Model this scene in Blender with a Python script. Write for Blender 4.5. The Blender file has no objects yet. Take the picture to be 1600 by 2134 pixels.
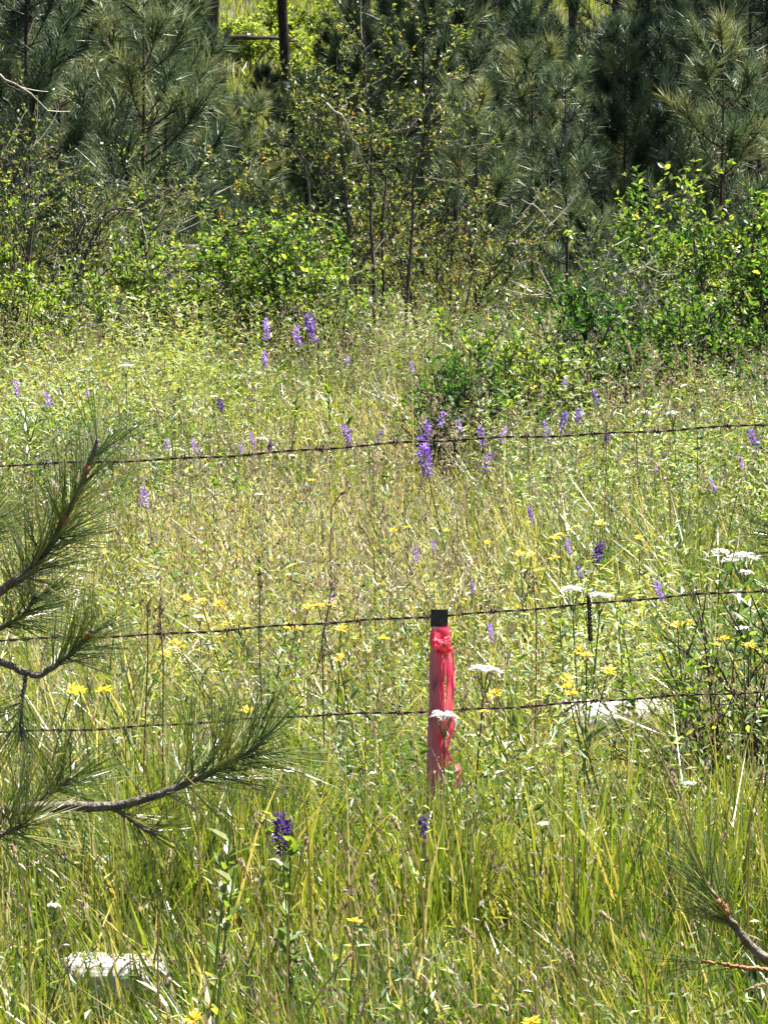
import bpy, math, random
import numpy as np
from mathutils import Vector, Matrix, noise

random.seed(7)
R = np.random.default_rng(7)
SC = bpy.context.scene
COL = SC.collection
rad = math.radians

# ------------------------------------------------------------------ camera, sky, sun, exposure
CAMZ = 1.75
FPX = 11100.0                 # focal length in pixels of the 1600 x 2134 photograph
PITCH = math.atan((1067 - 56) / FPX)
cam_d = bpy.data.cameras.new("camera")
cam = bpy.data.objects.new("camera", cam_d)
COL.objects.link(cam)
cam.location = (0, 0, CAMZ)
cam.rotation_euler = (math.pi / 2 - PITCH, 0, 0)
cam_d.sensor_fit = 'VERTICAL'
cam_d.sensor_height = 36.0
cam_d.lens = 36.0 * FPX / 2134.0
cam_d.clip_start = 0.1
cam_d.clip_end = 2000
SC.camera = cam

SUN_EL, SUN_AZ = 60.0, 62.0   # azimuth measured from straight ahead towards the right
w = bpy.data.worlds.new("World")
SC.world = w
w.use_nodes = True
nt = w.node_tree
for n in list(nt.nodes):
    nt.nodes.remove(n)
sky = nt.nodes.new("ShaderNodeTexSky")
sky.sky_type = 'NISHITA'
sky.sun_disc = False
sky.sun_elevation = rad(SUN_EL)
sky.sun_rotation = rad(SUN_AZ)
bg = nt.nodes.new("ShaderNodeBackground")
bg.inputs["Strength"].default_value = 0.05
wo = nt.nodes.new("ShaderNodeOutputWorld")
nt.links.new(sky.outputs[0], bg.inputs["Color"])
nt.links.new(bg.outputs[0], wo.inputs["Surface"])

sun_d = bpy.data.lights.new("sun", 'SUN')
sun_d.energy = 5.0
sun_d.angle = rad(0.53)
sun_d.color = (1.0, 0.95, 0.86)
sun = bpy.data.objects.new("sun", sun_d)
COL.objects.link(sun)
SUNV = Vector((math.sin(rad(SUN_AZ)) * math.cos(rad(SUN_EL)), math.cos(rad(SUN_AZ)) * math.cos(rad(SUN_EL)), math.sin(rad(SUN_EL))))
sun.rotation_euler = SUNV.to_track_quat('Z', 'Y').to_euler()
sun.location = SUNV * 60

SC.view_settings.view_transform = 'Standard'
SC.view_settings.look = 'None'
SC.view_settings.gamma = 1.0
SC.view_settings.use_curve_mapping = False
SC.view_settings.exposure = 2.05
SC.cycles.max_bounces = 5
SC.cycles.diffuse_bounces = 2
SC.cycles.transmission_bounces = 4
SC.cycles.caustics_reflective = False
SC.cycles.caustics_refractive = False

# ------------------------------------------------------------------ photograph pixel -> place
FW = np.array([0, math.cos(PITCH), -math.sin(PITCH)])
UP = np.array([0, math.sin(PITCH), math.cos(PITCH)])
RT = np.array([1.0, 0, 0])

def ray(px, py):
    return FW * FPX + RT * (px - 800) + UP * (1067 - py)

def at(px, py, Y):
    """point at distance Y from the camera seen at pixel px, py"""
    d = ray(px, py)
    return np.array([0, 0, CAMZ]) + d * (Y / d[1])

def at_h(px, py, z):
    """point at height z above the flat meadow seen at pixel px, py"""
    d = ray(px, py)
    return np.array([0, 0, CAMZ]) + d * ((z - CAMZ) / d[2])

def proj(p):
    p = np.asarray(p, float) - np.array([0, 0, CAMZ])
    dz = p @ FW
    return 800 + p @ RT / dz * FPX, 1067 - p @ UP / dz * FPX

def ground_z(x, y):
    x = np.asarray(x, float); y = np.asarray(y, float)
    t = np.clip(y - 36, 0, None)
    hill = np.where(t < 90, 0.5 * 0.0026 * t * t, 0.5 * 0.0026 * 8100 + (t - 90) * 0.234)
    bump = 0.025 * np.sin(x * 1.7 + y * 0.9) + 0.03 * np.sin(x * 0.6 - y * 0.45 + 1.0)
    return hill + bump + 0.010 * x

# ------------------------------------------------------------------ mesh helpers (all triangles)
class Buf:
    def __init__(self):
        self.v = []; self.f = []; self.t = []; self.n = 0
    def add(self, V, F, tint):
        V = np.asarray(V, np.float32).reshape(-1, 3)
        F = np.asarray(F, np.int32).reshape(-1, 3)
        t = np.empty(len(V), np.float32); t[:] = tint
        self.v.append(V); self.f.append(F + self.n); self.t.append(t)
        self.n += len(V)
    def tris(self):
        return sum(len(f) for f in self.f)
    def mesh(self, name, mat, smooth=False):
        V = np.concatenate(self.v); F = np.concatenate(self.f); T = np.concatenate(self.t)
        me = bpy.data.meshes.new(name)
        me.vertices.add(len(V)); me.vertices.foreach_set("co", V.ravel())
        me.loops.add(len(F) * 3); me.loops.foreach_set("vertex_index", F.ravel())
        me.polygons.add(len(F))
        me.polygons.foreach_set("loop_start", np.arange(0, len(F) * 3, 3, dtype=np.int32))
        me.polygons.foreach_set("loop_total", np.full(len(F), 3, np.int32))
        me.polygons.foreach_set("use_smooth", np.full(len(F), smooth, bool))
        a = me.attributes.new("tint", 'FLOAT', 'POINT')
        a.data.foreach_set("value", T)
        me.update(calc_edges=True)
        me.materials.append(mat)
        return me

def link(name, me, parent=None, loc=None, kind=None):
    o = bpy.data.objects.new(name, me)
    COL.objects.link(o)
    if parent is not None:
        o.parent = parent
    if loc is not None:
        o.location = loc
    if kind:
        o["kind"] = kind
    return o

def thing(name, label, cat, loc=(0, 0, 0), rz=0.0, group=None, scale=1.0):
    o = bpy.data.objects.new(name, None)
    o.empty_display_size = 0.1
    COL.objects.link(o)
    o.location = loc
    o.rotation_euler = (0, 0, rz)
    o.scale = (scale,) * 3
    o["label"] = label; o["category"] = cat
    if group:
        o["group"] = group
    return o

def unit(a):
    a = np.asarray(a, float)
    return a / np.maximum(np.linalg.norm(a, axis=-1, keepdims=True), 1e-9)

def perp(d, rng=R):
    """random unit vectors perpendicular to d (N,3)"""
    r = rng.normal(size=d.shape)
    r -= d * np.sum(r * d, axis=-1, keepdims=True)
    return unit(r)

def tube(buf, pts, radii, sides=5, tint=0.5, cap=True):
    P = np.asarray(pts, float); n = len(P)
    rr = np.broadcast_to(np.asarray(radii, float), (n,))
    T = np.gradient(P, axis=0); T = unit(T)
    ref = np.array([0.0, 0, 1]) if abs(T[0][2]) < 0.8 else np.array([1.0, 0, 0])
    A = unit(np.cross(T, ref)); B = np.cross(T, A)
    ang = np.linspace(0, 2 * math.pi, sides, endpoint=False)
    ring = A[:, None, :] * np.cos(ang)[None, :, None] + B[:, None, :] * np.sin(ang)[None, :, None]
    V = (P[:, None, :] + ring * rr[:, None, None]).reshape(-1, 3)
    F = []
    i = np.arange(n - 1)[:, None] * sides; j = np.arange(sides)[None, :]; k = (j + 1) % sides
    a = i + j; b = i + k; c = a + sides; d = b + sides
    F = np.concatenate([np.stack([a, b, d], -1).reshape(-1, 3), np.stack([a, d, c], -1).reshape(-1, 3)])
    if cap:
        V = np.vstack([V, P[0], P[-1]])
        c0, c1 = n * sides, n * sides + 1
        e = np.arange(sides)
        F = np.vstack([F, np.stack([np.full(sides, c0), (e + 1) % sides, e], -1),
                       np.stack([np.full(sides, c1), (n - 1) * sides + e, (n - 1) * sides + (e + 1) % sides], -1)])
    buf.add(V, F, tint)

def blades(buf, base, h, az, lean, curve, wid, face, tint, segs=2, droop=0.0):
    """upright tapering blades; lean and curve are sideways shifts as shares of the height"""
    N = len(base)
    L = np.stack([np.cos(az), np.sin(az), np.zeros(N)], -1)
    Wd = np.stack([np.cos(face), np.sin(face), np.zeros(N)], -1)
    ts = np.linspace(0, 1, segs + 1)
    V = np.empty((N, 2 * segs + 1, 3), np.float32)
    for k, t in enumerate(ts):
        s = lean * t + curve * t * t
        up = t - 0.45 * (curve * t * t) ** 2 - droop * t * t * np.clip(curve, 0, 2)
        c = base + L * (h * s)[:, None]
        c[:, 2] += h * up
        if k < segs:
            ww = (wid * (1.0 - 0.55 * t ** 1.5) * 0.5)[:, None] * Wd
            V[:, 2 * k] = c - ww
            V[:, 2 * k + 1] = c + ww
        else:
            V[:, 2 * k] = c
    F = []
    for k in range(segs - 1):
        a = 2 * k
        F += [(a, a + 1, a + 3), (a, a + 3, a + 2)]
    a = 2 * (segs - 1)
    F.append((a, a + 1, a + 2))
    F = np.array(F, np.int32)
    m = 2 * segs + 1
    FF = (np.arange(N, dtype=np.int32)[:, None, None] * m + F[None]).reshape(-1, 3)
    buf.add(V.reshape(-1, 3), FF, np.repeat(tint, m))

def leaves(buf, base, d, nrm, length, wid, tint, fold=0.25):
    """folded diamond leaves of two triangles"""
    N = len(base)
    d = unit(d); s = unit(np.cross(d, nrm)); nn = np.cross(s, d)
    l = np.asarray(length)[:, None]; ww = np.asarray(wid)[:, None]
    mid = base + d * l * 0.45 + nn * ww * fold
    V = np.stack([base, mid + s * ww * 0.5, base + d * l, mid - s * ww * 0.5], 1)
    F = np.array([(0, 1, 2), (0, 2, 3)], np.int32)
    FF = (np.arange(N, dtype=np.int32)[:, None, None] * 4 + F[None]).reshape(-1, 3)
    buf.add(V.reshape(-1, 3), FF, np.repeat(np.asarray(tint, np.float32), 4))

def needles(buf, base, d, length, wid, tint):
    N = len(base)
    s = perp(d) * (np.asarray(wid)[:, None] * 0.5)
    V = np.stack([base - s, base + s, base + d * np.asarray(length)[:, None]], 1)
    FF = np.arange(N * 3, dtype=np.int32).reshape(-1, 3)
    buf.add(V.reshape(-1, 3), FF, np.repeat(np.asarray(tint, np.float32), 3))

# ------------------------------------------------------------------ materials
def new_mat(name):
    m = bpy.data.materials.new(name)
    m.use_nodes = True
    t = m.node_tree
    for n in list(t.nodes):
        t.nodes.remove(n)
    return m, t

def ramp(t, stops, src=None):
    r = t.nodes.new("ShaderNodeValToRGB")
    e = r.color_ramp.elements
    while len(e) < len(stops):
        e.new(0.5)
    for i, (p, c) in enumerate(stops):
        e[i].position = p
        e[i].color = (*c, 1)
    if src is not None:
        t.links.new(src, r.inputs[0])
    return r

def leaf_mat(name, stops, trans=0.45, rough=0.45, tboost=1.5, spec=0.5, tcol=(1.15, 1.05, 0.45)):
    """leaf tissue: its own colour from the tint of each leaf, part of the light passes through"""
    m, t = new_mat(name)
    at_ = t.nodes.new("ShaderNodeAttribute"); at_.attribute_name = "tint"
    r = ramp(t, stops, at_.outputs["Fac"])
    p = t.nodes.new("ShaderNodeBsdfPrincipled")
    p.inputs["Roughness"].default_value = rough
    p.inputs["Specular IOR Level"].default_value = spec
    t.links.new(r.outputs[0], p.inputs["Base Color"])
    tr = t.nodes.new("ShaderNodeBsdfTranslucent")
    mu = t.nodes.new("ShaderNodeMix"); mu.data_type = 'RGBA'; mu.blend_type = 'MULTIPLY'
    mu.inputs[0].default_value = 1.0
    t.links.new(r.outputs[0], mu.inputs[6])
    mu.inputs[7].default_value = (tcol[0] * tboost, tcol[1] * tboost, tcol[2] * tboost, 1)
    t.links.new(mu.outputs[2], tr.inputs["Color"])
    mx = t.nodes.new("ShaderNodeMixShader"); mx.inputs[0].default_value = trans
    t.links.new(p.outputs[0], mx.inputs[1]); t.links.new(tr.outputs[0], mx.inputs[2])
    o = t.nodes.new("ShaderNodeOutputMaterial")
    t.links.new(mx.outputs[0], o.inputs["Surface"])
    return m

def solid_mat(name, stops, scale=20.0, rough=0.8, spec=0.3, bump=0.3, stretch=(1, 1, 1), detail=6.0):
    """opaque material with a noise grain between the given colours"""
    m, t = new_mat(name)
    tc = t.nodes.new("ShaderNodeTexCoord")
    mp = t.nodes.new("ShaderNodeMapping"); mp.inputs["Scale"].default_value = stretch
    t.links.new(tc.outputs["Object"], mp.inputs["Vector"])
    nz = t.nodes.new("ShaderNodeTexNoise"); nz.inputs["Scale"].default_value = scale
    nz.inputs["Detail"].default_value = detail
    t.links.new(mp.outputs[0], nz.inputs["Vector"])
    r = ramp(t, stops, nz.outputs["Fac"])
    p = t.nodes.new("ShaderNodeBsdfPrincipled")
    p.inputs["Roughness"].default_value = rough
    p.inputs["Specular IOR Level"].default_value = spec
    t.links.new(r.outputs[0], p.inputs["Base Color"])
    b = t.nodes.new("ShaderNodeBump"); b.inputs["Strength"].default_value = bump
    b.inputs["Distance"].default_value = 0.01
    t.links.new(nz.outputs["Fac"], b.inputs["Height"])
    t.links.new(b.outputs[0], p.inputs["Normal"])
    o = t.nodes.new("ShaderNodeOutputMaterial")
    t.links.new(p.outputs[0], o.inputs["Surface"])
    return m

M_GRASS = leaf_mat("grass_blades", [(0.0, (0.016, 0.036, 0.008)), (0.28, (0.055, 0.105, 0.014)), (0.52, (0.125, 0.185, 0.018)),
                                    (0.75, (0.235, 0.205, 0.072)), (1.0, (0.44, 0.40, 0.28))], trans=0.42, rough=0.33, tboost=1.6, spec=0.6)
M_FORB = leaf_mat("forb_leaves", [(0.0, (0.018, 0.048, 0.012)), (0.4, (0.055, 0.115, 0.022)), (0.7, (0.13, 0.185, 0.03)),
                                  (0.88, (0.24, 0.25, 0.09)), (1.0, (0.27, 0.36, 0.23))], trans=0.45, rough=0.42, tboost=1.6)
M_SHRUB = leaf_mat("shrub_leaves", [(0.0, (0.010, 0.036, 0.010)), (0.4, (0.04, 0.10, 0.016)), (0.75, (0.130, 0.185, 0.032)),
                                    (1.0, (0.25, 0.275, 0.065))], trans=0.52, rough=0.4, tboost=1.7, spec=0.5, tcol=(1.02, 1.06, 0.45))
M_AIRY = leaf_mat("small_thin_leaves", [(0.0, (0.022, 0.052, 0.016)), (0.45, (0.075, 0.125, 0.034)), (0.80, (0.18, 0.20, 0.055)),
                                        (1.0, (0.27, 0.17, 0.055))], trans=0.45, rough=0.4, tboost=1.5)
M_NEEDLE = leaf_mat("pine_needles", [(0.0, (0.008, 0.021, 0.013)), (0.5, (0.056, 0.090, 0.046)), (0.8, (0.125, 0.165, 0.088)),
                                     (1.0, (0.20, 0.21, 0.085))], trans=0.2, rough=0.5, tboost=1.3, spec=0.45, tcol=(1.0, 1.05, 0.7))
M_NEEDLE_FG = leaf_mat("pine_needles_of_young_tree", [(0.0, (0.026, 0.062, 0.016)), (0.45, (0.075, 0.14, 0.028)), (0.75, (0.18, 0.22, 0.06)),
                                                      (1.0, (0.38, 0.36, 0.20))], trans=0.4, rough=0.22, tboost=1.6, spec=0.8)
M_BARK = solid_mat("dark_pine_bark", [(0.25, (0.018, 0.013, 0.010)), (0.6, (0.055, 0.040, 0.030)), (0.85, (0.11, 0.085, 0.065))], 30, 0.9, 0.2, 0.9, (1, 1, 0.35))
M_BARK_FG = solid_mat("grey_twig_bark", [(0.25, (0.035, 0.025, 0.018)), (0.6, (0.12, 0.09, 0.065)), (0.85, (0.26, 0.23, 0.19))], 90, 0.6, 0.5, 0.8)
M_BUD = solid_mat("orange_brown_shoot_bark", [(0.3, (0.16, 0.06, 0.02)), (0.7, (0.36, 0.16, 0.05))], 140, 0.6, 0.4, 0.5)
M_TWIG = solid_mat("shrub_twig_bark", [(0.3, (0.028, 0.022, 0.018)), (0.7, (0.10, 0.08, 0.065))], 60, 0.8, 0.3, 0.4)
M_DEAD = solid_mat("bleached_dead_wood", [(0.3, (0.20, 0.17, 0.14)), (0.7, (0.42, 0.38, 0.33))], 50, 0.8, 0.3, 0.4)
M_STALK = solid_mat("brown_dead_stalk", [(0.3, (0.06, 0.035, 0.024)), (0.7, (0.16, 0.10, 0.07))], 80, 0.8, 0.2, 0.4)
M_WIRE = solid_mat("rusty_wire", [(0.3, (0.022, 0.012, 0.008)), (0.65, (0.07, 0.035, 0.02)), (0.9, (0.13, 0.065, 0.035))], 120, 0.7, 0.4, 0.5)
M_LOG = solid_mat("sun_bleached_wood", [(0.30, (0.24, 0.21, 0.17)), (0.45, (0.52, 0.49, 0.44)), (0.75, (0.70, 0.67, 0.63))], 9, 0.75, 0.3, 0.6, (0.6, 6, 6))
M_STEM = leaf_mat("flower_stems", [(0.0, (0.03, 0.06, 0.015)), (1.0, (0.12, 0.16, 0.04))], trans=0.2)
M_PURPLE = leaf_mat("violet_petals", [(0.0, (0.045, 0.012, 0.10)), (0.5, (0.16, 0.07, 0.36)), (0.8, (0.32, 0.22, 0.58)), (1.0, (0.55, 0.42, 0.68))],
                    trans=0.4, rough=0.5, tboost=1.2, tcol=(1.1, 0.8, 1.2))
M_YELLOW = leaf_mat("yellow_petals", [(0.0, (0.55, 0.30, 0.008)), (0.4, (0.78, 0.60, 0.012)), (1.0, (0.82, 0.70, 0.05))], trans=0.4, rough=0.5, tboost=1.1, tcol=(1.1, 1.0, 0.6))
M_WHITE = leaf_mat("white_florets", [(0.0, (0.60, 0.60, 0.52)), (1.0, (0.84, 0.84, 0.80))], trans=0.5, rough=0.6, tboost=1.0, tcol=(1, 1, 1))
M_PLUME = leaf_mat("pale_seed_plume", [(0.0, (0.24, 0.19, 0.11)), (1.0, (0.52, 0.46, 0.33))], trans=0.4, rough=0.5, tboost=1.2, tcol=(1.1, 1.0, 0.85))
M_SEED = leaf_mat("brown_seed_heads", [(0.0, (0.08, 0.048, 0.042)), (0.5, (0.20, 0.14, 0.11)), (1.0, (0.42, 0.36, 0.25))], trans=0.3, rough=0.5, tboost=1.2, tcol=(1.1, 1.0, 0.8))
M_CAP = solid_mat("black_paint", [(0.3, (0.010, 0.010, 0.011)), (0.66, (0.026, 0.025, 0.025)), (0.74, (0.10, 0.085, 0.08))], 70, 0.55, 0.4, 0.3)
M_POST = solid_mat("faded_red_paint", [(0.27, (0.12, 0.05, 0.05)), (0.34, (0.42, 0.11, 0.14)), (0.52, (0.55, 0.17, 0.21)), (0.66, (0.60, 0.29, 0.31)), (0.76, (0.62, 0.42, 0.40))], 38, 0.55, 0.45, 0.35, (1, 1, 0.35))
M_TAPE = leaf_mat("pink_plastic_tape", [(0.0, (0.70, 0.05, 0.11)), (0.6, (0.80, 0.10, 0.19)), (1.0, (0.84, 0.36, 0.30))], trans=0.5, rough=0.42, tboost=1.15, tcol=(1.1, 0.75, 0.8))

def ground_mat():
    m, t = new_mat("meadow_soil_and_litter")
    tc = t.nodes.new("ShaderNodeTexCoord")
    n1 = t.nodes.new("ShaderNodeTexNoise"); n1.inputs["Scale"].default_value = 2.2; n1.inputs["Detail"].default_value = 8
    n2 = t.nodes.new("ShaderNodeTexNoise"); n2.inputs["Scale"].default_value = 45; n2.inputs["Detail"].default_value = 8
    for n in (n1, n2):
        t.links.new(tc.outputs["Object"], n.inputs["Vector"])
    r1 = ramp(t, [(0.3, (0.055, 0.048, 0.022)), (0.5, (0.075, 0.080, 0.024)), (0.7, (0.15, 0.125, 0.06))], n1.outputs["Fac"])
    r2 = ramp(t, [(0.3, (0.35, 0.33, 0.30)), (0.7, (1.0, 1.0, 1.0))], n2.outputs["Fac"])
    mu = t.nodes.new("ShaderNodeMix"); mu.data_type = 'RGBA'; mu.blend_type = 'MULTIPLY'; mu.inputs[0].default_value = 1
    t.links.new(r1.outputs[0], mu.inputs[6]); t.links.new(r2.outputs[0], mu.inputs[7])
    p = t.nodes.new("ShaderNodeBsdfPrincipled"); p.inputs["Roughness"].default_value = 0.95
    t.links.new(mu.outputs[2], p.inputs["Base Color"])
    b = t.nodes.new("ShaderNodeBump"); b.inputs["Strength"].default_value = 0.8; b.inputs["Distance"].default_value = 0.03
    t.links.new(n2.outputs["Fac"], b.inputs["Height"]); t.links.new(b.outputs[0], p.inputs["Normal"])
    o = t.nodes.new("ShaderNodeOutputMaterial"); t.links.new(p.outputs[0], o.inputs["Surface"])
    return m
M_GROUND = ground_mat()

# ------------------------------------------------------------------ unique labels from neighbours in the photograph
MARKS = [
    (915, 1285, "the stake's black top"), (915, 1430, "the red stake"), (935, 1610, "the pink tape's trailing ends"),
    (190, 980, "the tall upright pine shoot"), (170, 1350, "the short bent pine shoot"), (540, 1540, "the tip of the long pine branch"),
    (110, 1690, "the thick grey pine branch"), (1500, 1890, "the pine shoot by the tape-free corner"),
    (1290, 1475, "the white log under the lowest wire"), (245, 2010, "the white log in the near grass"),
    (1520, 1155, "the large white flower heads"), (1210, 1235, "the white flower heads on the middle wire"),
    (890, 940, "the tallest magenta spike"), (1008, 935, "the broad violet spike"), (645, 690, "the lavender spikes before the round shrub"),
    (1530, 550, "the tall yellow-green shrub"), (560, 600, "the round dark green shrub"), (60, 660, "the light green shrub by the edge"),
    (790, 520, "the many-stemmed airy shrub"), (1060, 740, "the low dark bush in the meadow"), (1290, 680, "the grey twiggy bush"),
    (590, 1745, "the single dark violet spike"), (1180, 430, "the dark pointed pine sapling"), (1420, 240, "the pine sapling with upturned arms"),
    (300, 460, "the soft olive pine sapling"), (425, 40, "the thick dark trunk"), (588, 45, "the slim trunk in the bright clearing"),
    (1190, 20, "the thin trunk above the yellow bush"), (150, 330, "the arching twiggy shrub"), (1010, 1395, "the flat white flower head by the stake"),
    (420, 1255, "the yellow row over the middle wire"), (1120, 1155, "the two-headed yellow daisy"), (1220, 1365, "the yellow cluster under the right wire"),
    (1310, 715, "the pale feathery plumes"), (1500, 1300, "the dark leafy forb"), (300, 1035, "the pale blue spike"),
]
MARKS[7] = (1500, 1890, "the reddish pine shoot")
USED = set()

def say(look, px, py, skip=()):
    """look plus the nearest landmark that makes the phrase unlike every other"""
    c = sorted(MARKS, key=lambda m: (m[0] - px) ** 2 + ((m[1] - py) * 1.2) ** 2)
    for exact in (0, 1, 2):
        for mx_, my_, name in c[:8 + 10 * exact]:
            dx, dy = px - mx_, py - my_
            d = math.hypot(dx, dy)
            if d < 22 or name in skip:
                continue
            a = math.degrees(math.atan2(-dy, dx)) % 360
            k = int(((a + 22.5) % 360) // 45)
            rel = ["right of", "up and right of", "above", "up and left of", "left of", "down and left of", "below", "down and right of"][k]
            far = "just " if d < 80 else ("" if d < 190 else "well " if d < 420 else "far ")
            s = f"{look} {far}{rel} {name}"
            if s not in USED and len(s.split()) <= 16:
                USED.add(s)
                return s
    return look

# ------------------------------------------------------------------ ground
def build_ground():
    xs = np.concatenate([np.linspace(-160, -8, 30), np.linspace(-7.5, 7.5, 61), np.linspace(8, 160, 30)])
    ys = np.concatenate([np.linspace(-30, 4, 12), np.linspace(4.5, 40, 120), np.linspace(41, 100, 60), np.linspace(104, 320, 40)])
    X, Y = np.meshgrid(xs, ys)
    Z = ground_z(X, Y)
    V = np.stack([X, Y, Z], -1).reshape(-1, 3)
    nx, ny = len(xs), len(ys)
    i = np.arange(ny - 1)[:, None] * nx + np.arange(nx - 1)[None, :]
    F = np.concatenate([np.stack([i, i + 1, i + nx + 1], -1).reshape(-1, 3), np.stack([i, i + nx + 1, i + nx], -1).reshape(-1, 3)])
    b = Buf(); b.add(V, F, 0.5)
    o = link("ground", b.mesh("ground", M_GROUND, True), kind="structure")
    o["label"] = "meadow ground rising to a wooded slope behind the fence"
build_ground()

# ------------------------------------------------------------------ grass
def vnoise(x, y, s, seed):
    """cheap smooth value noise in 0..1"""
    x = np.asarray(x) * s; y = np.asarray(y) * s
    xi = np.floor(x).astype(np.int64); yi = np.floor(y).astype(np.int64)
    fx = x - xi; fy = y - yi
    fx = fx * fx * (3 - 2 * fx); fy = fy * fy * (3 - 2 * fy)
    def hsh(a, b):
        n = (a * 374761393 + b * 668265263 + seed * 974711) & 0xFFFFFFFF
        n = ((n ^ (n >> 13)) * 1274126177) & 0xFFFFFFFF
        return ((n ^ (n >> 16)) & 0xFFFF) / 65535.0
    return (hsh(xi, yi) * (1 - fx) + hsh(xi + 1, yi) * fx) * (1 - fy) + (hsh(xi, yi + 1) * (1 - fx) + hsh(xi + 1, yi + 1) * fx) * fy

# stretches of low grass that leave the bleached logs in view: (px0, px1, y0, y1, z of the log's middle)
GAPS = [(1150, 1420, 10.0, 12.45, 12.5, 0.09), (100, 390, 6.6, 8.95, 9.0, 0.11)]

def cap_height(x, y, h):
    px = 800 + x / y * FPX
    for a, b, y0, y1, yl, zl in GAPS:
        lim = zl + (CAMZ - zl) * (yl - y) / yl - 0.035
        m = (px > a) & (px < b) & (y > y0) & (y < y1)
        h = np.where(m, np.minimum(h, np.clip(lim * 0.8, 0.03, None) * np.where(R.random(len(h)) < 0.46, R.uniform(1.3, 3.2, len(h)), R.uniform(0.4, 1.1, len(h)))), h)
    return h

def scatter(y0, y1, per_m2, margin=0.8):
    yy = R.uniform(y0, y1, int((y1 - y0) * (0.146 * y1 + 2 * margin) * per_m2))
    hw_max = 0.073 * y1 + margin
    xx = R.uniform(-hw_max, hw_max, len(yy))
    k = np.abs(xx) < 0.073 * yy + margin
    return xx[k], yy[k]

def meadow_tone(x, y):
    """share of dry straw in the sward, from patches of the meadow itself"""
    t = 0.40 + 0.55 * (vnoise(x, y, 0.8, 3) - 0.5) + 0.35 * (vnoise(x, y, 2.7, 5) - 0.5)
    t += 0.13 * np.exp(-((y - 14.0) / 3.2) ** 2)
    t += 0.035 * np.clip((10.5 - y) / 2, 0, 1)
    t += 0.30 * np.exp(-((y - 20.0) / 2.0) ** 2 - ((x - 1.3) / 0.55) ** 2)
    t += 0.12 * np.exp(-((y - 11.0) / 1.2) ** 2 - ((x + 0.35) / 0.3) ** 2)
    return t

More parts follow.
